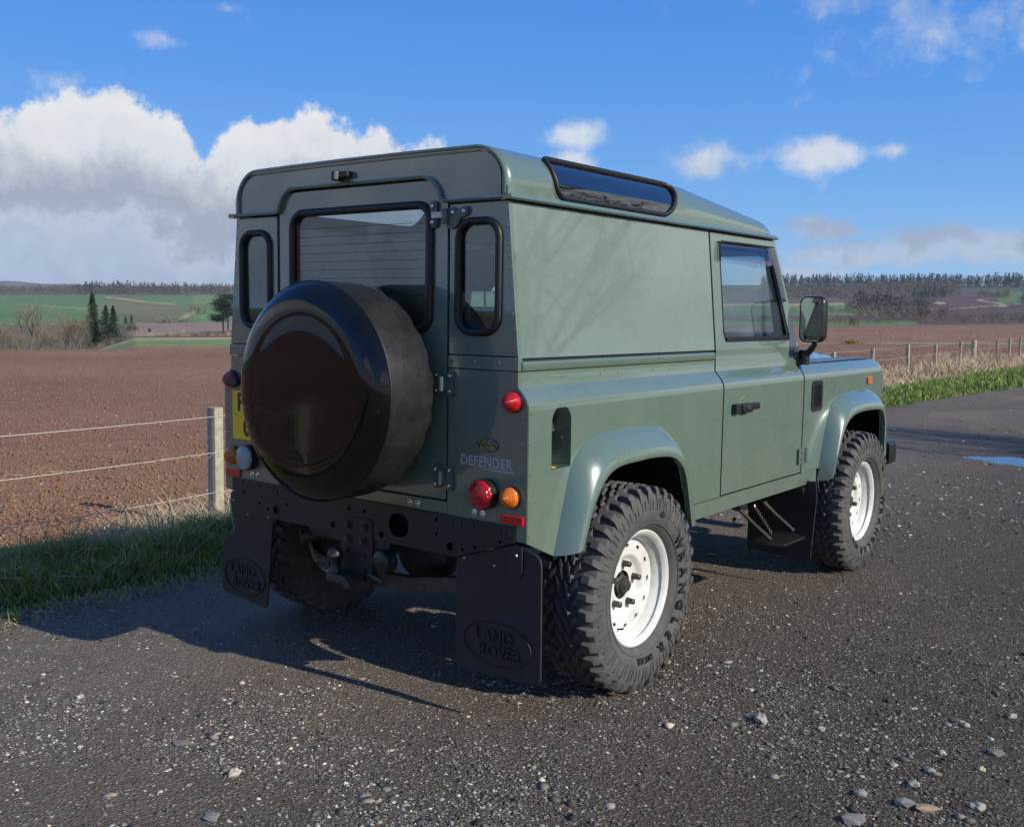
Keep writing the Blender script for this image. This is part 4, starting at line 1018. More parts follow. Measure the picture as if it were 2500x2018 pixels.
# --- colours of the ground by field (real soil, crop and stubble colours)
SOIL = np.array([.262, .146, .090]); SOIL2 = np.array([.265, .142, .092]); GREEN = np.array([.125, .215, .080]); GREEN2 = np.array([.165, .255, .088]); STRAW = np.array([.42, .36, .20]); TAN = np.array([.30, .215, .165]); PURP = np.array([.125, .080, .066]); SCRUB = np.array([.14, .115, .075]); VERGE = np.array([.05, .075, .024]); DRYG = np.array([.24, .25, .11]); MATG = np.array([.30, .24, .14])
def land_col(x, y):
    dx, dy = x-CX, y-CY; d = np.hypot(dx, dy); px = phi_px(np.arctan2(dx, dy))
    n = fbm(x/9, y/9, 4, 3); nf = fbm(x/60, y/60, 4, 9); nb = fbm(px/30, np.log(d)*14, 4, 5)
    c = np.tile(SOIL, (len(x), 1))
    def put(m, colr, var=.12):
        m = m[:, None]; return np.where(m, np.array(colr)[None]*(1+var*2*(n[:, None]-.5)), c)
    left = px < 1250
    dd = d*(1+.05*(nb-.5))
    # left land
    c = put(left & (dd > 74) & (px > 190+ (130-d)*1.3), DRYG)
    c = put(left & (dd > 92) & (dd < 104) & (px > 190), GREEN2)
    c = put(left & (dd > 122) & (dd < 136) & (px > 130), STRAW)
    c = put(left & (dd > 136) & (dd < 300), np.array([.15, .105, .07]))
    c = put(left & (dd > 150) & (dd < 285) & (px > 400 - (d-150)*.2), SOIL*.55)
    c = put(left & (px < 400) & (dd > 220) & (dd < 420), SCRUB)
    c = put(left & (dd > 285) & (dd < 470) & (px > 330), TAN)
    g = left & (dd > 430)
    c = put(g, GREEN*(1.0))
    tram = (np.sin((px*.012+d*.010)*6.283) > .93) & g & (d < 1300); c = np.where(tram[:, None], c*.86, c)
    bp = g & (np.abs(px-345+(d-800)*.08) < 150*(1-np.abs(np.log(d/760))*1.5)) ; c = np.where(bp[:, None], c*.38+np.array([.21, .15, .09])*.62*(.7+.6*nf[:, None]), c)
    c = put(g & (dd > 1000) & (np.abs(d-(1330-(px-260)*1.9)) < 22+10*(px > 430)) & (px > 255) & (px < 440), STRAW)
    c = put(g & (np.abs(px-(438+ 90*(1-(d-430)/900)*smooth(430, 1000, d))) < 9) & (d < 1000) & (d > 520), STRAW*.85)
    c = put(g & (np.abs(d-(930-(px-100)*.9)) < 14) & (px > 100) & (px < 225), STRAW*.8)
    c = put(g & (px > 470) , GREEN2)
    c = put(left & (dd > 1440), np.array([.12, .10, .075]))
    # right land
    rt_ = ~left
    c = put(rt_ & (dd > 74) & (dd < 80), STRAW*.75)
    c = put(rt_ & (dd >= 80), SOIL2*1.05, .10)
    c = put(rt_ & (dd > 196), np.array([.17, .15, .10]))
    c = put(rt_ & (dd > 262) & (px < 2230), GREEN)
    c = put(rt_ & (dd > 300) & (px >= 2230), PURP)
    c = put(rt_ & (dd > 440), PURP*1.05, .2)
    c = put(rt_ & (dd > 560) & (dd < 1000) & (px < 2135+(d-560)*.05), np.array([.15, .20, .085]))
    c = put(rt_ & (dd > 900) & (dd < 960) & (px < 2300), STRAW*.9)
    c = put(rt_ & (np.abs(d-(640+(px-2080)*.62)) < 14) & (px > 2080) & (px < 2500), STRAW*.7)
    c = put(rt_ & (dd > 980) & (px < 2190), np.array([.15, .125, .085]))
    c = put(rt_ & (dd > 900) & (px > 2425), np.array([.14, .19, .075]))
    c = put(rt_ & (np.abs(px-(2410+ 30*np.sin(d/60))) < 8) & (d > 820) & (d < 1150), STRAW*.9)
    c = put(rt_ & (dd > 1330), np.array([.10, .12, .06]))
    # verge beside the track
    v = (x > fence_x(y)-.5) & (d < 90) & (x < edge_x(y)+.2)
    c = put(v, VERGE)
    c = put(v & (x < edge_x(y)-2.0-.085*np.clip(y-12, 0, 99)), MATG)
    return c*(.86+.28*nf[:, None])
# polar sheet around the viewpoint, finest where fields are seen
pin = np.concatenate([np.linspace(-.06, 0, 0), np.arange(-40, 2545, 6.)])
phis = PHI0 + np.arctan((pin-1250)/FPX)
rest = np.linspace(phis[-1], phis[0]+2*math.pi, 60)[1:-1]
phis = np.concatenate([phis, rest]); npn = len(phis)
rads = np.concatenate([[2.0, 3.0, 4.0], np.exp(np.linspace(math.log(4.6), math.log(70), 120)), np.exp(np.linspace(math.log(72), math.log(2000), 170)), [2300, 2800, 3500, 4500, 6000]])
PH, RA = np.meshgrid(phis, rads); X = CX+RA*np.sin(PH); Y = CY+RA*np.cos(PH); Zg = land_z(X.ravel(), Y.ravel()).reshape(X.shape)
fieldm = ((X < fence_x(Y)-.3) & (RA < 75))
Zg = Zg + fieldm*( .035*(fbm(X/.35, Y/.35, 3, 11)-.5) + .05*(fbm(X/1.7, Y/1.7, 3, 12)-.5))
verts = np.stack([X, Y, Zg], -1).reshape(-1, 3)
i, j = np.meshgrid(np.arange(len(rads)-1), np.arange(npn), indexing='ij'); j2 = (j+1) % npn
faces = np.stack([i*npn+j, (i+1)*npn+j, (i+1)*npn+j2, i*npn+j2], -1).reshape(-1, 4)[:, ::-1]
verts = np.vstack([verts, [[CX, CY, -.03]]]); cidx = len(verts)-1
lc = land_col(verts[:, 0], verts[:, 1])
def land_mat(t, b):
    at_ = t.new('ShaderNodeVertexColor'); at_.layer_name = 'Col'; co = objco(t)
    n = t.noise(co, 3.5, 6, .7); n2 = t.noise(co, .12, 4, .6)
    k = t.math('MULTIPLY', t.maprange(n, .25, .75, .84, 1.14), t.maprange(n2, .3, .7, .82, 1.16))
    mx = t.vmath('SCALE', at_.outputs[0]); sc = mx.node; t.put(sc.inputs['Scale'], k)
    t.l.new(mx, b.inputs['Base Color']); bump(t, b, n, .5, .04)
M['land'] = mat('fields', (.2, .15, .1), .95, spec=.15, build=land_mat)
ground = npmesh('ground', verts, faces, 'land', colors=lc, kind='structure', smooth=True)

# --- the gravel track
gx = np.concatenate([np.arange(-2.6, 5.2, .06), np.arange(5.2, 16, .5)]); gy = np.concatenate([np.arange(-4.6, 5, .06), np.exp(np.linspace(math.log(5), math.log(75), 110))])
GX, GY = np.meshgrid(gx, gy)
PUD = (.80, 8.02, .80, .34)
def track_z(x, y):
    z = .016*(fbm(x/.9, y/.9, 3, 21)-.5) + .012*(fbm(x/.12, y/.12, 3, 22)-.5)
    for wx, wy in ((.80, 0), (.80, 2.4), (-.80, 0), (-.80, 2.4)):
        z = z*(1-np.exp(-(((x-wx)/.22)**2+((y-wy)/.22)**2)))
    z = z + .030*(fbm(x/.22, y/.10, 3, 77)-.5)*np.exp(-(((x-PUD[0])/1.2)**2+((y-PUD[1])/.7)**2)) - .055*np.exp(-(((x-PUD[0])/PUD[2])**2+((y-PUD[1])/PUD[3])**2))
    e = edge_x(y) + .22*(fbm(y/.5, x*0, 3, 5)-.5)
    z = z - .10*smooth(.05, -.35, x-e)
    return z
TZ = track_z(GX, GY)
tv = np.stack([GX, GY, TZ], -1).reshape(-1, 3)
i, j = np.meshgrid(np.arange(len(gy)-1), np.arange(len(gx)-1), indexing='ij'); n_ = len(gx)
tf = np.stack([i*n_+j, i*n_+j+1, (i+1)*n_+j+1, (i+1)*n_+j], -1).reshape(-1, 4)
def gravel_mat(t, b):
    co = objco(t)
    v1 = t.new('ShaderNodeTexVoronoi'); t.l.new(co, v1.inputs[0]); v1.inputs['Scale'].default_value = 75
    v2 = t.new('ShaderNodeTexVoronoi'); t.l.new(co, v2.inputs[0]); v2.inputs['Scale'].default_value = 210
    n = t.noise(co, .55, 5, .65); nf = t.noise(co, 160, 3, .7)
    sx_ = t.new('ShaderNodeSeparateXYZ'); t.l.new(co, sx_.inputs[0])
    # compacted pale strip by the verge, loose dark cinders towards the right
    side = t.maprange(t.math('ADD', sx_.outputs[0], t.math('MULTIPLY', t.math('SUBTRACT', n, .5), 2.2)), -.6, 1.6)
    base = t.mix(side, (.30, .238, .178), (.095, .071, .053))
    damp = t.maprange(n, .35, .7, .75, 1.2)
    stone = t.ramp(v1.outputs['Color'], [(0, (.045, .036, .029)), (.35, (.075, .060, .047)), (.6, (.13, .108, .085)), (.8, (.25, .22, .185)), (1, (.46, .42, .37))])
    stone2 = t.ramp(v2.outputs['Color'], [(0, (.03, .024, .020)), (.5, (.075, .060, .047)), (.85, (.18, .155, .125)), (1, (.36, .33, .28))])
    c = t.mix(.55, base, stone2)
    c = t.mix(t.math('MULTIPLY', t.maprange(v1.outputs['Distance'], .5, .3), t.maprange(v1.outputs['Color'], .45, .6, .25, .9)), c, stone)
    grain = t.maprange(nf, .3, .7, .62, 1.45)
    k = t.math('MULTIPLY', damp, grain)
    sc = t.vmath('SCALE', c); t.put(sc.node.inputs['Scale'], k); t.l.new(sc, b.inputs['Base Color'])
    h = t.math('ADD', t.math('MULTIPLY', t.maprange(v1.outputs['Distance'], .7, .1), .7), t.math('ADD', t.math('MULTIPLY', t.maprange(v2.outputs['Distance'], .7, .1), .35), t.math('MULTIPLY', nf, .5)))
    bump(t, b, h, .9, .008)
    t.l.new(t.maprange(n, .3, .7, .62, .92), b.inputs['Roughness'])
M['gravel'] = mat('gravel', (.09, .08, .07), .9, spec=.12, build=gravel_mat)
track = npmesh('gravel_track', tv, tf, 'gravel', kind='structure', smooth=True)
M['water'] = mat('puddle_water', (.02, .022, .022), .015, spec=.5)
pud = npmesh('puddle', np.array([(PUD[0]-1.1, PUD[1]-.55, -.026), (PUD[0]+1.1, PUD[1]-.55, -.026), (PUD[0]+1.1, PUD[1]+.55, -.026), (PUD[0]-1.1, PUD[1]+.55, -.026)]), np.array([[0, 1, 2, 3]]), 'water', kind='structure')

# --- loose stones
ICO_V, ICO_F = None, None
def ico():
    bm = bmesh.new(); bmesh.ops.create_icosphere(bm, subdivisions=1, radius=1); v = np.array([p.co[:] for p in bm.verts]); f = np.array([[q.index for q in p.verts] for p in bm.faces]); bm.free(); return v, f
ICO_V, ICO_F = ico()
OCT_V = np.array([(1, 0, 0), (0, 1, 0), (-1, 0, 0), (0, -1, 0), (0, 0, 1), (.0, 0, -1.)]); OCT_F = np.array([(0, 1, 4), (1, 2, 4), (2, 3, 4), (3, 0, 4), (1, 0, 5), (2, 1, 5), (3, 2, 5), (0, 3, 5)])
def scatter(pos, size, flat, colr, V, F, jit=.38, elong=.7):
    n = len(pos); m = len(V)
    S = size[:, None, None]*np.stack([1+elong*rng.random(n), np.ones(n), flat], -1)[:, None, :]
    P = V[None]*(1+jit*(rng.random((n, m, 1))-.5)*2)*S
    a = rng.random(n)*6.283; c, s = np.cos(a)[:, None], np.sin(a)[:, None]
    tl = (rng.random((n, 1))-.5)*.5
    x = P[..., 0]*c-P[..., 1]*s; y = P[..., 0]*s+P[..., 1]*c; z = P[..., 2]+tl*P[..., 0]*.4
    out = np.stack([x, y, z], -1)+pos[:, None, :]
    fc = (F[None]+(np.arange(n)*m)[:, None, None]).reshape(-1, 3)
    cc = np.repeat(colr, m, axis=0)
    return out.reshape(-1, 3), fc, cc
def stone_colors(n, lo=.07, hi=.40, white=.08, warm=.25):
    g = lo+(hi-lo)*rng.random(n)**2.2; w = rng.random(n) < white; g = np.where(w, .5+.25*rng.random(n), g)
    c = np.stack([g*1.02, g*.98, g*.93], -1); k = rng.random(n) < warm
    c[k] *= np.array([1.08, .97, .84]); k2 = rng.random(n) < .2; c[k2] *= np.array([.93, 1., 1.07]); return c
def vcol_mat(name, rough=.8, spec=.3, scale=60, lo=.75, hi=1.2, bumps=.3, trans=0.):
    def f(t, b):
        at_ = t.new('ShaderNodeVertexColor'); at_.layer_name = 'Col'
        n = t.noise(objco(t), scale, 4, .65); sc = t.vmath('SCALE', at_.outputs[0]); t.put(sc.node.inputs['Scale'], t.maprange(n, .3, .7, lo, hi)); t.l.new(sc, b.inputs['Base Color'])
        if bumps: bump(t, b, n, bumps, .003)
        if trans: b.inputs['Transmission Weight'].default_value = 0
    return mat(name, (.2, .2, .2), rough, spec=spec, build=f)
M['stone'] = vcol_mat('loose_stone', .75, .35, 150)
def in_view_sample(n, dmin, dmax, power=1., pxr=(-60, 2560)):
    px = pxr[0]+(pxr[1]-pxr[0])*rng.random(n); u = rng.random(n)
    d = (dmin**(-power)*(1-u)+dmax**(-power)*u)**(-1/power) if power else dmin+(dmax-dmin)*u
    phi = PHI0+np.arctan((px-1250)/FPX); return CX+d*np.sin(phi), CY+d*np.cos(phi), d, px
vs_, fs_, cs_ = [], [], []
off = 0
def keep_track(x, y): return x > edge_x(y)+.05
for (n, dm, dM, smin, smax, V, F, fl_, white) in ((120000, 2.45, 11, .0020, .0062, OCT_V, OCT_F, (.35, .8), .10), (20000, 2.45, 13, .004, .011, OCT_V, OCT_F, (.3, .7), .14), (900, 2.45, 14, .008, .018, ICO_V, ICO_F, (.35, .6), .10), (26000, 7, 45, .005, .018, OCT_V, OCT_F, (.3, .6), .12)):
    x, y, d, px = in_view_sample(n, dm, dM, 1.1)
    k = keep_track(x, y); cl = fbm(x/.55, y/.55, 3, 31); k &= (rng.random(len(x)) < np.clip((cl-.30)*2.6, .12, 1)); x, y, d = x[k], y[k], d[k]
    size = smin+(smax-smin)*rng.random(len(x))**2.6
    z = track_z(x, y)+size*.10
    flat = fl_[0]+(fl_[1]-fl_[0])*rng.random(len(x))
    left_ = np.clip((.4-x)/1.6, 0, 1); flat *= (1-.45*left_)
    cc = stone_colors(len(x), .06, .40, white*.6)*np.array([1.04, 1.0, .92])*(1-.35*np.clip((x-.0)/1.8, 0, 1))[:, None]
    v, f, c = scatter(np.stack([x, y, z], -1), size, flat, cc, V, F)
    vs_.append(v); fs_.append(f+off); cs_.append(c); off += len(v)
npmesh('loose_gravel', np.vstack(vs_), np.vstack(fs_), 'stone', colors=np.vstack(cs_), kind='stuff')
tag(bpy.data.objects['loose_gravel'], 'loose grey gravel chips scattered over the track', 'gravel', kind='stuff')
# bigger single stones
def ground_at(px, py):
    r_ = ray(px, py); t = -CZ/r_.z; return CX+r_.x*t, CY+r_.y*t
big = [(1858, 1765, .027, .8, (.34, .34, .33), 'grey angular stone alone on the dark gravel beside a small shadow'), (2005, 1783, .016, .6, (.36, .35, .32), None), (1858, 1725, .013, .6, (.3, .29, .27), None), (2262, 1977, .032, .45, (.40, .31, .22), 'long tan pebble lying on the gravel among grey stones'), (2207, 1965, .030, .6, (.26, .26, .27), None), (2395, 1880, .016, .7, (.52, .46, .30), 'small yellow pebble on the dark gravel'), (2432, 1838, .030, .35, (.20, .20, .19), None), (2472, 1752, .018, .7, (.42, .41, .38), None), (2100, 1940, .022, .6, (.28, .28, .27), None), (2085, 2005, .034, .5, (.24, .24, .24), None), (2385, 1972, .026, .5, (.30, .30, .29), None), (2360, 1772, .015, .6, (.5, .47, .38), None), (2332, 1758, .028, .3, (.10, .10, .10), None), (570, 1893, .020, .8, (.5, .48, .44), 'pale broken stone alone on the compacted gravel left of the wheel'), (445, 1813, .034, .18, (.20, .20, .19), None), (515, 1993, .028, .22, (.22, .23, .24), None), (195, 1705, .016, .7, (.45, .44, .4), None), (590, 1665, .012, .7, (.5, .48, .44), None), (2270, 1888, .020, .6, (.34, .33, .31), None), (2230, 1920, .022, .6, (.30, .30, .29), None), (2300, 1840, .016, .6, (.40, .38, .34), None), (2180, 1870, .014, .6, (.38, .37, .34), None)]
for (px, py, s_, fl_, c_, lab) in big:
    x, y = ground_at(px, py); bm = bmesh.new(); bmesh.ops.create_icosphere(bm, subdivisions=random.choice((1, 2, 2)), radius=1); el = 1+.5*random.random(); an = random.random()*6
    sd_ = random.random()*50
    from mathutils import noise as mnoise
    for v in bm.verts:
        q = v.co*(1+.65*mnoise.noise(v.co*1.5+Vector((sd_, 0, 0)))); 
        q = Vector((q.x*el, q.y, q.z*fl_))*s_*.82; v.co = Vector((q.x*math.cos(an)-q.y*math.sin(an), q.x*math.sin(an)+q.y*math.cos(an), q.z))
    me = bpy.data.meshes.new('stone'); bm.to_mesh(me); bm.free()
    ca = me.color_attributes.new('Col', 'FLOAT_COLOR', 'POINT'); ca.data.foreach_set('color', np.tile(np.array([c_[0]*1.02, c_[1]*.95, c_[2]*.84, 1], np.float32), len(me.vertices)))
    me.materials.append(M['stone']); o = bpy.data.objects.new('stone', me); col.objects.link(o); o.location = (x, y, float(track_z(np.array([x]), np.array([y]))[0])+s_*fl_*.45)
    tag(o, lab or 'larger grey stone standing out of the loose gravel', 'stone', None if lab else 'larger stones on the gravel track')

# --- ploughed clods and flints on the near field
x, y, d, px = in_view_sample(42000, 7.0, 70, .9, (-60, 900)); x2, y2, d2, px2 = in_view_sample(16000, 20, 75, .5, (1950, 2560))
x = np.concatenate([x, x2]); y = np.concatenate([y, y2]); d = np.concatenate([d, d2])
k = (x < fence_x(y)-.25); x, y, d = x[k], y[k], d[k]
size = (.004+.017*rng.random(len(x))**3.0)*(1+d/60)
cc = (SOIL[None]*(.80+.35*rng.random((len(x), 1)))); fl = rng.random(len(x)) < .018; cc[fl] = np.array([.50, .40, .33])*(.7+.5*rng.random((fl.sum(), 1))); size[fl] *= .8
zc = land_z(x, y)+.035*(fbm(x/.35, y/.35, 3, 11)-.5)+.05*(fbm(x/1.7, y/1.7, 3, 12)-.5)
v, f, c = scatter(np.stack([x, y, zc+size*.2], -1), size, .5+.4*rng.random(len(x)), cc, OCT_V, OCT_F, .4)
M['clod'] = vcol_mat('clods', .95, .1, 30)
tag(npmesh('soil_clods', v, f, 'clod', colors=c, kind='stuff'), 'reddish brown clods and pale flints of the ploughed field', 'soil', kind='stuff')

# --- grasses
M['grass'] = vcol_mat('grass_blades', .55, .3, 3, .8, 1.2, 0)
def blades(x, y, z, h, w, lean, colr, ang=None):
    n = len(x); a = rng.random(n)*6.283 if ang is None else ang; dx, dy = np.cos(a), np.sin(a); b = rng.random(n)*6.283; bx, by = np.cos(b), np.sin(b)
    def ring(t, ww, ln): 
        cx_, cy_, cz_ = x+dx*lean*h*ln, y+dy*lean*h*ln, z+h*t*np.sqrt(np.maximum(1-(lean*ln*.75)**2, .05))
        return np.stack([cx_-bx*w*ww, cy_-by*w*ww, cz_], -1), np.stack([cx_+bx*w*ww, cy_+by*w*ww, cz_], -1)
    a0, a1 = ring(0, 1, 0); b0, b1 = ring(.5, .8, .35); c0, _ = ring(1.0, 0, 1.0)
    V = np.stack([a0, a1, b0, b1, c0], 1).reshape(-1, 3)
    F = (np.array([(0, 1, 3), (0, 3, 2), (2, 3, 4)])[None]+(np.arange(n)*5)[:, None, None]).reshape(-1, 3)
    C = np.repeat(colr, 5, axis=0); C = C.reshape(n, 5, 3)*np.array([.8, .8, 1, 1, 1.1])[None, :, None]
    return V, F, C.reshape(-1, 3)
def grass_cols(n, dry=.15, g=(.150, .195, .024), g2=(.25, .29, .05), s_=(.36, .30, .16)):
    t = rng.random((n, 1)); c = np.array(g)*(1-t)+np.array(g2)*t; k = rng.random(n) < dry; c[k] = np.array(s_)*(.7+.6*rng.random((k.sum(), 1))); return c
GV, GF, GC, go = [], [], [], 0
def addg(t3):
    global go
    GV.append(t3[0]); GF.append(t3[1]+go); GC.append(t3[2]); go += len(t3[0])
# near verge, left of the track
n = 3500; y = -2.2+6.2*rng.random(n); x = edge_x(y)+.12*(fbm(y/.4, y*0, 3, 5)-.5)+.02+.22*rng.random(n)**2.2
addg(blades(x, y, .0*x-.005, .015+.05*rng.random(n), .0025+.001*rng.random(n), .5+.7*rng.random(n), grass_cols(n, .55)))
n = 46000; y = -2.2+6.2*rng.random(n)**1.0; u = rng.random(n)**.85; e = edge_x(y)+.12*(fbm(y/.4, y*0, 3, 5)-.5); x = e+.02-u*1.55
cl = fbm(x/.30, y/.30, 3, 41); hh = (.035+.15*smooth(.02, .45, u)*(.25+1.5*cl))*(.6+.7*rng.random(n)); hh *= 1-.35*smooth(.75, 1, u)
k = rng.random(n) < np.clip(.35+cl*1.2, 0, 1)*(1-.6*smooth(.7, 1., u)); x, y, hh, u, cl = x[k], y[k], hh[k], u[k], cl[k]
z = land_z(x, y)-.02
addg(blades(x, y, z, hh, .0035+.002*rng.random(len(x)), .35+.6*rng.random(len(x)), grass_cols(len(x), .30)))
# dry mat between verge and fence
n = 13000; y = -2.5+6.5*rng.random(n); x = edge_x(y)-1.0-1.9*rng.random(n)**1.2; z = land_z(x, y)-.01
hh = (.06+.20*fbm(x/.4, y/.4, 3, 43))*(.5+rng.random(n)); addg(blades(x, y, z, hh, .0026+.001*rng.random(n), .5+.6*rng.random(n), grass_cols(n, .72, s_=(.40, .33, .20))))
# short grass along the far verge
n = 52000; y = 4.0+np.exp(rng.random(n)*math.log(42))-1; e = edge_x(y)+.25*(fbm(y/.8, y*0, 3, 5)-.5); x = e-rng.random(n)**.9*np.where(y < 12, 2.0, 2.0+.085*(y-12)); cl = fbm(x/.5, y/.5, 3, 44)
hh = (.05+.16*cl)*(.4+.9*rng.random(n))*(1+y/70); addg(blades(x, y, land_z(x, y)-.02, hh, (.004+.003*rng.random(n))*(1+y/22), .3+.6*rng.random(n), grass_cols(n, .10, (.14, .215, .035), (.22, .30, .06))))
tag(npmesh('verge_grass', np.vstack(GV), np.vstack(GF), 'grass', colors=np.vstack(GC), kind='stuff'), 'short green grass on the verge along the gravel track', 'grass', kind='stuff')
GV, GF, GC, go = [], [], [], 0
# tall bleached grass along the fence
n = 46000; y = 9+np.exp(rng.random(n)*math.log(66)); f_ = fence_x(y); wv_ = np.clip((edge_x(y)-2.0-.085*np.clip(y-12, 0, 99))-f_, 1.2, 9); x = f_+wv_*1.05-rng.random(n)*(wv_+1.0); cl = fbm(x/1.6, y/2.2, 3, 51)
hh = (.22+1.05*np.clip(cl-.25, 0, 1))*(.5+.8*rng.random(n)); hh *= np.where(x > f_+1.6, .7, 1)*np.where(y < 30, 1.15, .8)
t = rng.random((n, 1)); cc = np.array([.68, .54, .34])*(1-t)+np.array([.40, .29, .18])*t
addg(blades(x, y, land_z(x, y)-.02, hh, (.004+.003*rng.random(n))*(1+y/25), .25+.8*rng.random(n), cc*(.75+.45*rng.random((n, 1)))))
n = 4200; y = 1.0+2.6*rng.random(n); x = fence_x(y)+.65-rng.random(n)*1.1; cc = np.array([.55, .45, .28])*(.7+.5*rng.random((n, 1)))
addg(blades(x, y, land_z(x, y)-.02, .10+.30*rng.random(n), .003*np.ones(n), .6+.6*rng.random(n), cc))
tag(npmesh('dry_grass', np.vstack(GV), np.vstack(GF), 'grass', colors=np.vstack(GC), kind='stuff'), 'tall bleached dead grass tangled along the wire fence', 'dry grass', kind='stuff')

# --- dead stalks and bramble stems
M['stalk'] = mat('dead_stalk', (.42, .33, .20), .8, build=mottled((.46, .36, .22), (.30, .22, .14), 8))
M['bramble'] = mat('bramble_stem', (.20, .12, .09), .75, build=mottled((.22, .13, .09), (.34, .25, .16), 5))
def arching(p, ang, L, lift, n=9):
    pts = []
    for k in range(n):
        t = k/(n-1); pts.append((p[0]+math.cos(ang)*L*t, p[1]+math.sin(ang)*L*t, p[2]+lift*4*t*(1-t*.72)*.6))
    return pts
mb_ = MB(); rnd = random.Random(5)
for k in range(85):
    y = 13+rnd.random()*28; x = fence_x(np.array(y))+rnd.uniform(-.9, .9); z = float(land_z(np.array([x]), np.array([y]))[0])
    L = rnd.uniform(.5, 2.0); mb_.tube(arching((float(x), y, z), rnd.random()*6.28, L, rnd.uniform(.5, 1.25)), [.009*(1-.07*i) for i in range(9)], 4)
br = mb_.build('bramble_stems', 'bramble', None, smooth=0, recalc=False); tag(br, 'arching leafless bramble stems growing through the far fence', 'bramble', kind='stuff')
mb_ = MB()
for k in range(260):
    y = -1.6+rnd.random()*4.6; x = edge_x(np.array(y))-rnd.uniform(.35, 2.3); z = float(land_z(np.array([float(x)]), np.array([y]))[0]); h = rnd.uniform(.10, .42); a = rnd.random()*6.28; ln = rnd.uniform(.05, .35)
    mb_.tube([(float(x), y, z-.02), (float(x)+ln*.3*math.cos(a), y+ln*.3*math.sin(a), z+h*.6), (float(x)+ln*math.cos(a+.5), y+ln*math.sin(a+.5), z+h*rnd.uniform(.6, 1))], [.0035, .003, .0015], 4)
st_ = mb_.build('dead_stalks', 'stalk', None, smooth=0, recalc=False); tag(st_, 'broken straw-coloured stalks standing in the near verge', 'dead stalks', kind='stuff')

# --- post and wire fence
M['timber'] = mat('weathered_timber', (.42, .38, .28), .85, build=mottled((.48, .43, .32), (.28, .25, .19), 16, .35, 40, .004))
M['wire'] = mat('galvanised_wire', (.55, .52, .45), .5, .3)
fence = empty('wire_fence', (float(fence_x(np.array(1.9))), 1.9, -.42))
tag(fence, 'post and wire fence with square timber posts between the verge and ploughed field', 'fence')
inv = Matrix.Translation(fence.location).inverted()
def fpart(mb, name, m, **kw):
    o = mb.build(name, m, fence, **kw); o.matrix_parent_inverse = inv; return o
fy = [-4.7, -1.45, 1.92, 5.2, 8.5, 11.8, 15.1, 18.4, 21.7, 25.2, 29.1, 32.6, 36.3, 38.8, 43.7, 46.4, 48.4, 51.5, 55]
fz = {}
for q, y in enumerate(fy):
    x = float(fence_x(np.array(y))); z = float(land_z(np.array([x]), np.array([y]))[0]); w = .047 if y != 38.8 else .10
    top = .585 if y < 10 else .56+.03*math.sin(q*2.1)
    p = MB(); a = .12*math.sin(q*3.7); tx, ty_ = .03*math.sin(q*1.7)*(y > 3), .02*math.cos(q)*(y > 3)
    c_, s_ = math.cos(a), math.sin(a)
    sq = rrect(-w, w, -w, w, .006, 2) if w < .06 else circle(0, 0, w, 14)
    p.loft([[(x+u*c_-v*s_+tx*t, y+u*s_+v*c_+ty_*t, zz_) for u, v in sq] for t, zz_ in ((0, z-.3), (.5, (z+top)/2), (1, top), )], True, True, True)
    fpart(p, 'fence_post', 'timber', smooth=30)
for kz, (wz, sag) in enumerate(((.515, .012), (.215, .02), (-.12, .03))):
    pts = []
    for a, b in zip(fy[:-1], fy[1:]):
        for k in range(6):
            t = k/6; y = a+(b-a)*t; pts.append((float(fence_x(np.array(y)))+.052, y, wz-sag*4*t*(1-t)))
    fpart(MB().tube(pts, .0030, 5), 'fence_wire', 'wire', smooth=60)
mb_ = MB()
for k in range(70):
    y = rnd.uniform(-1.2, 3.2); wz = rnd.choice((.215, -.12, -.12)); x = float(fence_x(np.array(y)))+.05; a = rnd.uniform(-.6, .6)+(math.pi/2)*rnd.choice((1, -1)); L = rnd.uniform(.08, .32)
    mb_.tube([(x, y, wz), (x+.05*math.cos(a), y+L*.5*math.sin(a), wz-rnd.uniform(-.05, .06)), (x+.1*math.cos(a), y+L*math.sin(a), wz-rnd.uniform(-.03, .2))], [.0025, .002, .001], 4)
tag(mb_.build('caught_straw', 'stalk', None, smooth=0, recalc=False), 'wisps of straw caught on the lower fence wires', 'straw', kind='stuff')

# ------------------------------------------------------------------ trees
M['bark'] = mat('bark', (.16, .13, .10), .9, build=mottled((.18, .15, .115), (.10, .085, .065), 6))
M['twig'] = vcol_mat('bare_twigs', .9, .1, .5, .8, 1.2, 0); M['needle'] = vcol_mat('needles', .8, .2, .6, .7, 1.25, 0)
def cloud_tris(cent, rad, size, colr, updir=None):
    n = len(cent); a = rng.normal(size=(n, 3)); b = rng.normal(size=(n, 3)); a /= np.linalg.norm(a, axis=1)[:, None]; b -= a*(a*b).sum(1)[:, None]; b /= np.linalg.norm(b, axis=1)[:, None]
    if updir is not None: a = a*.45+updir; a /= np.linalg.norm(a, axis=1)[:, None]
    s_ = size[:, None]; V = np.stack([cent-a*s_, cent+a*s_, cent+b*s_*rad], 1).reshape(-1, 3); F = np.arange(n*3).reshape(-1, 3); return V, F, np.repeat(colr, 3, axis=0)
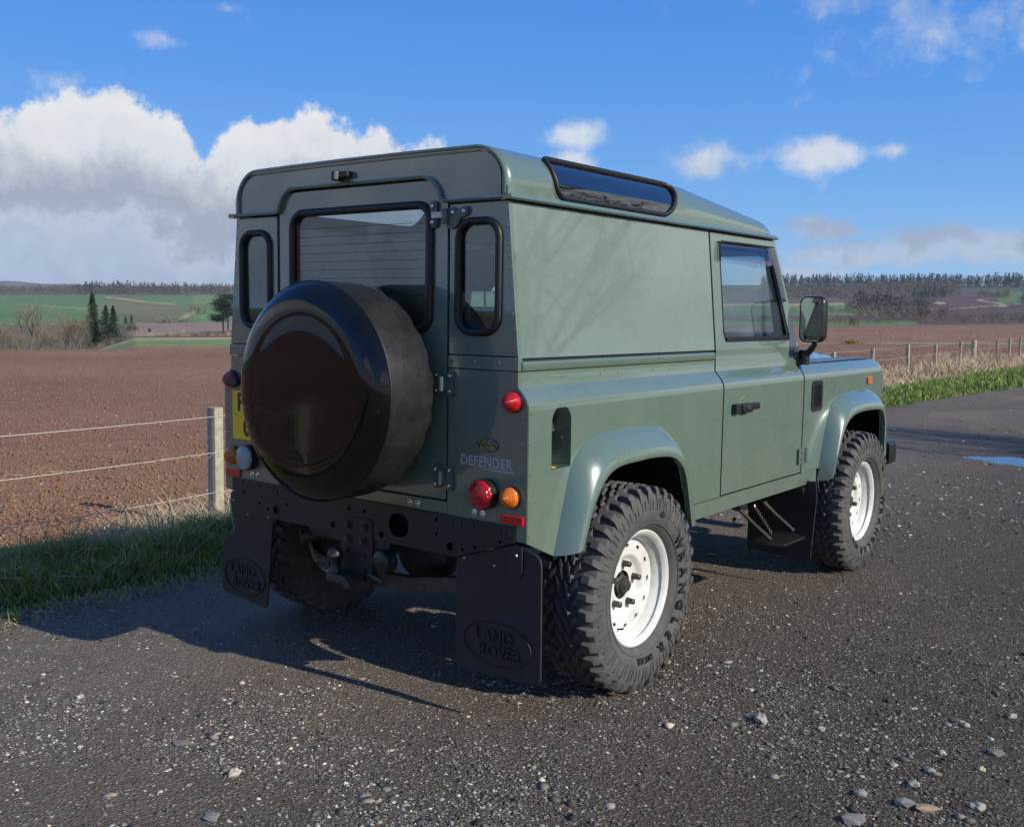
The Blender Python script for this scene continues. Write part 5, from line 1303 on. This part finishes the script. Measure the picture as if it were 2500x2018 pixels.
def bare_tree(name, px, d, row_top, label, group=None, spread=.55, base=(.30, .245, .165), dens=1.0, loc=None, height=None, foot=None):
    if loc is None: x, y = at(px, d); z = float(land_z(np.array([x]), np.array([y]))[0]); H = rowz(px, d, row_top)-z
    else: x, y = loc; z = foot; H = height
    root = empty(name, (x, y, z)); tag(root, label, 'tree', group)
    rnd = random.Random(int(px*7+d)); tr = MB(); tips = []
    def grow(p, dirv, L, r, lev):
        n = 4; pts = [p]; dv = dirv.copy()
        for k in range(n):
            dv = (dv+Vector((rnd.uniform(-.16, .16), rnd.uniform(-.16, .16), rnd.uniform(-.02, .12)))).normalized(); pts.append(pts[-1]+dv*L/n)
        tr.tube(pts, [r*(1-.5*k/n) for k in range(n+1)], 6 if lev < 2 else 4, cap=False)
        if lev >= 3: tips.extend(pts[1:]); return
        m = 4 if lev == 0 else 4
        for k in range(m+ (lev == 0)*2):
            t = rnd.uniform(.35, 1); q = pts[min(n, max(1, int(t*n+.5)))]
            a = rnd.random()*6.283; out = Vector((math.cos(a), math.sin(a), 0)); nd = (dv*(1-spread*.8)+out*spread+Vector((0, 0, .28))).normalized()
            grow(q, nd, L*rnd.uniform(.52, .72), r*.48, lev+1)
    grow(Vector((0, 0, -.2)), Vector((0, 0, 1)), H*.46, H*.018, 0)
    zt_ = max(t.z for t in tips); k_ = H/zt_
    for i_ in range(len(tr.v)): tr.v[i_] = tuple(c*k_ for c in tr.v[i_])
    tr.build('trunk', 'bark', root, smooth=60, recalc=False)
    T = np.array([t[:] for t in tips])*k_; n = int(3200*dens); idx = rng.integers(0, len(T), n); cent = T[idx]+rng.normal(size=(n, 3))*H*.03
    cc = np.array(base)*(.65+.7*rng.random((n, 1)))
    dirs = (T[idx]-np.array([0, 0, H*.45])); dirs /= np.linalg.norm(dirs, axis=1)[:, None]+1e-6
    V, F, C_ = cloud_tris(cent, .05, H*(.010+.022*rng.random(n)), cc, dirs+np.array([0, 0, .35]))
    npmesh('crown', V, F, 'twig', root, colors=C_); return root
def conifer(name, px, d, row_top, row_bot, label, group=None, width=.3, dark=1., gap=0.08):
    x, y = at(px, d); z = rowz(px, d, row_bot); z = min(z, float(land_z(np.array([x]), np.array([y]))[0])); H = rowz(px, d, row_top)-z
    root = empty(name, (x, y, z)); tag(root, label, 'tree', group); rnd = random.Random(int(px))
    MB().tube([(0, 0, -.3), (H*.004, 0, H*.4), (0, H*.004, H*.98)], [H*.018, H*.012, H*.003], 7).build('trunk', 'bark', root, smooth=60, recalc=False)
    VV, CC = [], []
    for k in range(46):
        t = gap+(1-gap)*k/46; zz_ = H*t; rad = H*width*(1-t)**.8*(.75+.5*rnd.random())
        for m in range(9):
            a = rnd.random()*6.283; r_ = rad*rnd.uniform(.55, 1.1); n = 9
            u = np.linspace(.15, 1, n); w = rng.normal(size=(n, 3))*H*.007
            VV.append(np.stack([np.cos(a)*r_*u, np.sin(a)*r_*u, zz_-r_*.35*u+0*u], -1)+w); CC.append(np.tile(np.array([.028, .048, .024])*dark*rnd.uniform(.6, 1.5), (n, 1)))
    cent = np.vstack(VV); cc = np.vstack(CC); V, F, C_ = cloud_tris(cent, .5, H*(.012+.020*rng.random(len(cent))), cc)
    npmesh('crown', V, F, 'needle', root, colors=C_); return root
def pine(px, d, row_top, row_bot, label):
    x, y = at(px, d); z = rowz(px, d, row_bot); H = rowz(px, d, row_top)-z; root = empty('pine_tree', (x, y, z)); tag(root, label, 'tree'); rnd = random.Random(9)
    tr = MB(); clumps = []
    for k in range(3):
        bx = (k-1)*H*.20; tr.tube([(bx, 0, -1), (bx*1.1, 0, H*.3), (bx*1.4, 0, H*.62), (bx*1.6, 0, H*.86)], [H*.022, H*.017, H*.012, H*.004], 7)
        for q in range(8):
            t = .24+.68*q/8; a = rnd.random()*6.283; L = H*.44*(1.05-t*.7); p0 = Vector((bx*1.4, 0, H*t)); p1 = p0+Vector((math.cos(a)*L, math.sin(a)*L, L*.12)); tr.tube([p0, (p0+p1)/2+Vector((0, 0, .02*H)), p1], [H*.008, H*.006, H*.003], 5)
            clumps += [p1, (p0*.4+p1*.6)]
        clumps.append(Vector((bx*1.6, 0, H*.9)))
    tr.build('trunk', 'bark', root, smooth=60, recalc=False)
    T = np.array([c[:] for c in clumps]); n = 11000; idx = rng.integers(0, len(T), n); g = rng.normal(size=(n, 3))*np.array([.085, .085, .035])*H
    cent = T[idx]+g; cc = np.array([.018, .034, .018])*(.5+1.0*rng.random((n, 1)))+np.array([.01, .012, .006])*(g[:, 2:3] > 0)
    V, F, C_ = cloud_tris(cent, .6, H*(.010+.016*rng.random(n)), cc); npmesh('crown', V, F, 'needle', root, colors=C_)
grp = 'bare trees in the hollow beyond the ploughed field'
lab = 'small leafless tree in the hollow beyond the ploughed field'
bare_tree('bare_tree', 72, 150, 737, 'tall round-crowned leafless tree beyond the left edge of the ploughed field')
for px, d, rt in ((8, 150, 790), (42, 160, 782), (118, 175, 778), (100, 160, 800), (162, 180, 757), (178, 190, 762), (25, 145, 808), (145, 170, 795), (60, 170, 805), (-12, 155, 770), (90, 180, 770), (130, 160, 786), (155, 200, 770), (172, 175, 776), (188, 200, 782), (15, 180, 778), (210, 190, 800)): bare_tree('bare_tree', px, d, rt, lab, grp)
bare_tree('bare_tree', 196, 175, 760, 'brown-crowned leafless tree with pale trunk beside the tall spruce', base=(.20, .13, .075), dens=1.3)
conifer('spruce_tree', 227, 230, 715, 822, 'tallest dark spruce, at the left end of the conifer clump', width=.27)
conifer('spruce_tree', 259, 235, 745, 822, 'middle dark spruce of the conifer clump', width=.34)
conifer('spruce_tree', 277, 225, 747, 820, 'right-hand dark spruce of the conifer clump', width=.34, dark=.8)
conifer('spruce_tree', 307, 420, 772, 800, 'small young conifer behind the bushes', 'two small conifers behind the bushes', width=.40, dark=1.3); conifer('spruce_tree', 321, 420, 769, 800, 'small young conifer behind the bushes', 'two small conifers behind the bushes', width=.40, dark=1.3)
conifer('spruce_tree', 232, 236, 775, 825, 'low bushy spruce under the tallest spruce', width=.36)
pine(556, 280, 714, 806, 'dark flat-topped pine with bare trunks beyond the field, beside the vehicle')
def bush(name, px, d, wpx, row_top, row_bot, label, cat='bush', colr=(.17, .14, .10), n=700, group=None, m='twig', flecks=None):
    x, y = at(px, d); z = rowz(px, d, row_bot); H = rowz(px, d, row_top)-z; W = wpx/FPX*d/2; root = empty(name, (x, y, z)); tag(root, label, cat, group)
    g = rng.normal(size=(n, 3)); g /= np.linalg.norm(g, axis=1)[:, None]; g *= (rng.random((n, 1))**.4); lump = .8+.35*np.sin(g[:, :1]*7+px)
    cent = g*np.array([W, W*.6, H*.55])*lump+np.array([0, 0, H*.45]); ca = math.cos(-px_phi(px)); sa = math.sin(-px_phi(px))
    cent = np.stack([cent[:, 0]*ca-cent[:, 1]*sa, cent[:, 0]*sa+cent[:, 1]*ca, np.maximum(cent[:, 2], 0)], -1)
    cc = np.array(colr)*(.6+.8*rng.random((n, 1)))
    if flecks is not None: k = rng.random(n) < .55; cc[k] = np.array(flecks)*(.7+.5*rng.random((k.sum(), 1)))
    V, F, C_ = cloud_tris(cent, .35 if m == 'twig' else .7, H*(.05+.09*rng.random(n)), cc); npmesh('foliage', V, F, m, root, colors=C_)
    stm = MB()
    for k in range(6):
        a = k*1.05; stm.tube([(0, 0, -.2), (math.cos(a)*W*.3, math.sin(a)*W*.3, H*.35), (math.cos(a)*W*.55, math.sin(a)*W*.55, H*.75)], [H*.03, H*.02, H*.008], 5)
    stm.build('stem', 'bark', root, smooth=60, recalc=False); return root
bush('bush', 322, 300, 62, 786, 815, 'grey rounded bush right of the conifer clump')
bush('bush', 402, 420, 70, 772, 802, 'pale leafless thicket standing before the tan field', colr=(.22, .19, .13)); bush('bush', 447, 440, 60, 774, 796, 'olive leafless thicket at the right of the pale thicket', colr=(.17, .17, .10))
bush('bush', 365, 250, 10, 800, 812, 'small dark round bush alone on the brown slope', colr=(.03, .045, .025), m='needle', n=300)
bush('gorse_bush', 2075, 74, 56, 828, 842, 'yellow flowering gorse bush at the far edge of the ploughed field', colr=(.05, .075, .02), n=1500, m='needle', flecks=(.55, .40, .03))
bush('bush', 2078, 268, 34, 772, 794, 'grey leafless bush in front of the bright green field strip', colr=(.12, .11, .09))
# hedges and woods too far away to tell tree from tree
def wood(name, label, spec):
    VV, FF, CC, o_ = [], [], [], 0
    for (n, pxa, pxb, da, db, hmin, hmax, colr, kind) in spec:
        for q in range(n):
            px = rng.uniform(pxa, pxb); d = rng.uniform(da, db) if not callable(da) else da(px)+rng.uniform(-db, db); x, y = at(px, d); z = float(land_z(np.array([x]), np.array([y]))[0]); h = rng.uniform(hmin, hmax)*(.65+.6*rng.random())
            c = np.array(colr)*rng.uniform(.65, 1.35)
            if kind == 'con':
                m = 34; t = rng.random(m)**.9; r_ = h*.24*(1-t)+.2; a = rng.random(m)*6.283; cent = np.stack([x+np.cos(a)*r_*.7, y+np.sin(a)*r_*.7, z+h*(.1+.88*t)], -1); sz = h*(.05+.06*rng.random(m)); fat = .6
            else:
                m = 60; g = rng.normal(size=(m, 3)); g /= np.linalg.norm(g, axis=1)[:, None]; g *= rng.random((m, 1))**.45; cent = np.stack([x+g[:, 0]*h*.38, y+g[:, 1]*h*.38, z+h*.55+g[:, 2]*h*.42], -1); sz = h*(.05+.07*rng.random(m)); fat = .16 if d < 400 else .4
            V, F, C_ = cloud_tris(cent, fat, sz, c[None]*(.7+.6*rng.random((m, 1)))); VV.append(V); FF.append(F+o_); CC.append(C_); o_ += len(V)
    tag(npmesh(name, np.vstack(VV), np.vstack(FF), 'twig', colors=np.vstack(CC), kind='stuff'), label, 'woodland', kind='stuff')
BARE = (.15, .115, .095); CON = (.035, .052, .035); HED = (.13, .105, .075)
wood('skyline_wood', 'mixed wood along the left skyline above the green hill', [(800, -60, 620, 1480, 1600, 9, 13, BARE, 'bare'), (420, 180, 620, 1500, 1640, 11, 15, (.06, .065, .045), 'con'), (60, 210, 330, 1500, 1600, 13, 17, CON, 'con'), (160, -60, 560, 1450, 1490, 2.5, 5, (.13, .12, .07), 'bare'), (60, 440, 600, 1380, 1470, 3, 6, (.20, .17, .11), 'bare')])
wood('hill_wood', 'dark conifer and bare wood along the right skyline', [(1100, 1850, 2560, 1450, 1850, 12, 18, CON, 'con'), (700, 1850, 2330, 1150, 1550, 8, 13, BARE, 'bare'), (120, 1850, 2200, 1000, 1250, 7, 11, (.14, .115, .10), 'bare'), (150, 2060, 2270, 700, 820, 6, 11, (.10, .09, .075), 'bare'), (40, 2080, 2170, 720, 800, 8, 12, CON, 'con'), (70, 2215, 2300, 1120, 1200, 8, 12, CON, 'con'), (50, 2380, 2450, 1050, 1150, 6, 10, BARE, 'bare'), (30, 2480, 2540, 800, 900, 8, 12, (.10, .09, .08), 'bare')])
wood('hedgerow', 'leafless hedges between the fields on the right', [(120, 1940, 2560, 205, 225, 1.2, 2.8, HED, 'bare'), (90, 2080, 2300, 430, 520, 4, 8, BARE, 'bare'), (90, 2280, 2560, 300, 340, 2, 5, BARE, 'bare'), (60, 1950, 2110, 250, 262, 1.5, 3.0, (.24, .20, .15), 'bare'), (50, 1900, 2250, 560, 600, 3, 6, BARE, 'bare'), (40, 460, 520, 600, 900, 3, 5, (.12, .09, .05), 'bare'), (40, 150, 330, 128, 136, .6, 1.2, (.34, .28, .17), 'bare'), (90, 330, 575, 126, 132, .5, 1.1, (.40, .34, .20), 'bare'), (70, -40, 330, 150, 240, 1.0, 2.2, (.20, .17, .12), 'bare'), (150, 1950, 2560, 76, 80, .3, .9, (.30, .25, .16), 'bare')])
# trees beside the track to the right, seen mirrored in the side panel
bare_tree('bare_tree', 4100, 13, 0, 'leafless tree at the right of the track, mirrored in the upper side panel', loc=(8.6, 9.5), height=7.5, foot=-.05, dens=2.4, spread=.7)
# far blue hills
hv = []
for k in range(60):
    px = -900+k*28; d = 5000; x, y = at(px, d); h = rowz(px, d, 700-13*math.exp(-((px-20)/85)**2)-5*math.exp(-((px-175)/60)**2)); hv += [(x, y, -60), (x, y, h), (x*1.1, y*1.1, -60)]
hv = np.array(hv); hf = []
for k in range(59): hf += [(k*3, k*3+3, k*3+4, k*3+1), (k*3+1, k*3+4, k*3+5, k*3+2)]
M['farhill'] = mat('heather_hill', (.09, .10, .085), .95, build=mottled((.10, .105, .08), (.07, .085, .07), .002))
npmesh('far_hills', hv, np.array(hf), 'farhill', kind='structure')

# ------------------------------------------------------------------ haze: clean air, a little blue in the distance
hz = MB().box((-6800, -6800, -75), (6800, 6800, 130)).build('haze', 'dark', None, smooth=0)
hm = bpy.data.materials.new('haze'); hm.use_nodes = True; ht = NT(hm.node_tree); ht.n.clear()
pv = ht.new('ShaderNodeVolumePrincipled'); pv.inputs['Color'].default_value = (.72, .84, 1.0, 1); pv.inputs['Density'].default_value = 0.9e-4; pv.inputs['Anisotropy'].default_value = .1
ho_ = ht.new('ShaderNodeOutputMaterial'); ht.l.new(pv.outputs[0], ho_.inputs['Volume'])
hz.data.materials.clear(); hz.data.materials.append(hm); tag(hz, 'thin bluish air between the track and the far hills', 'haze', kind='stuff')
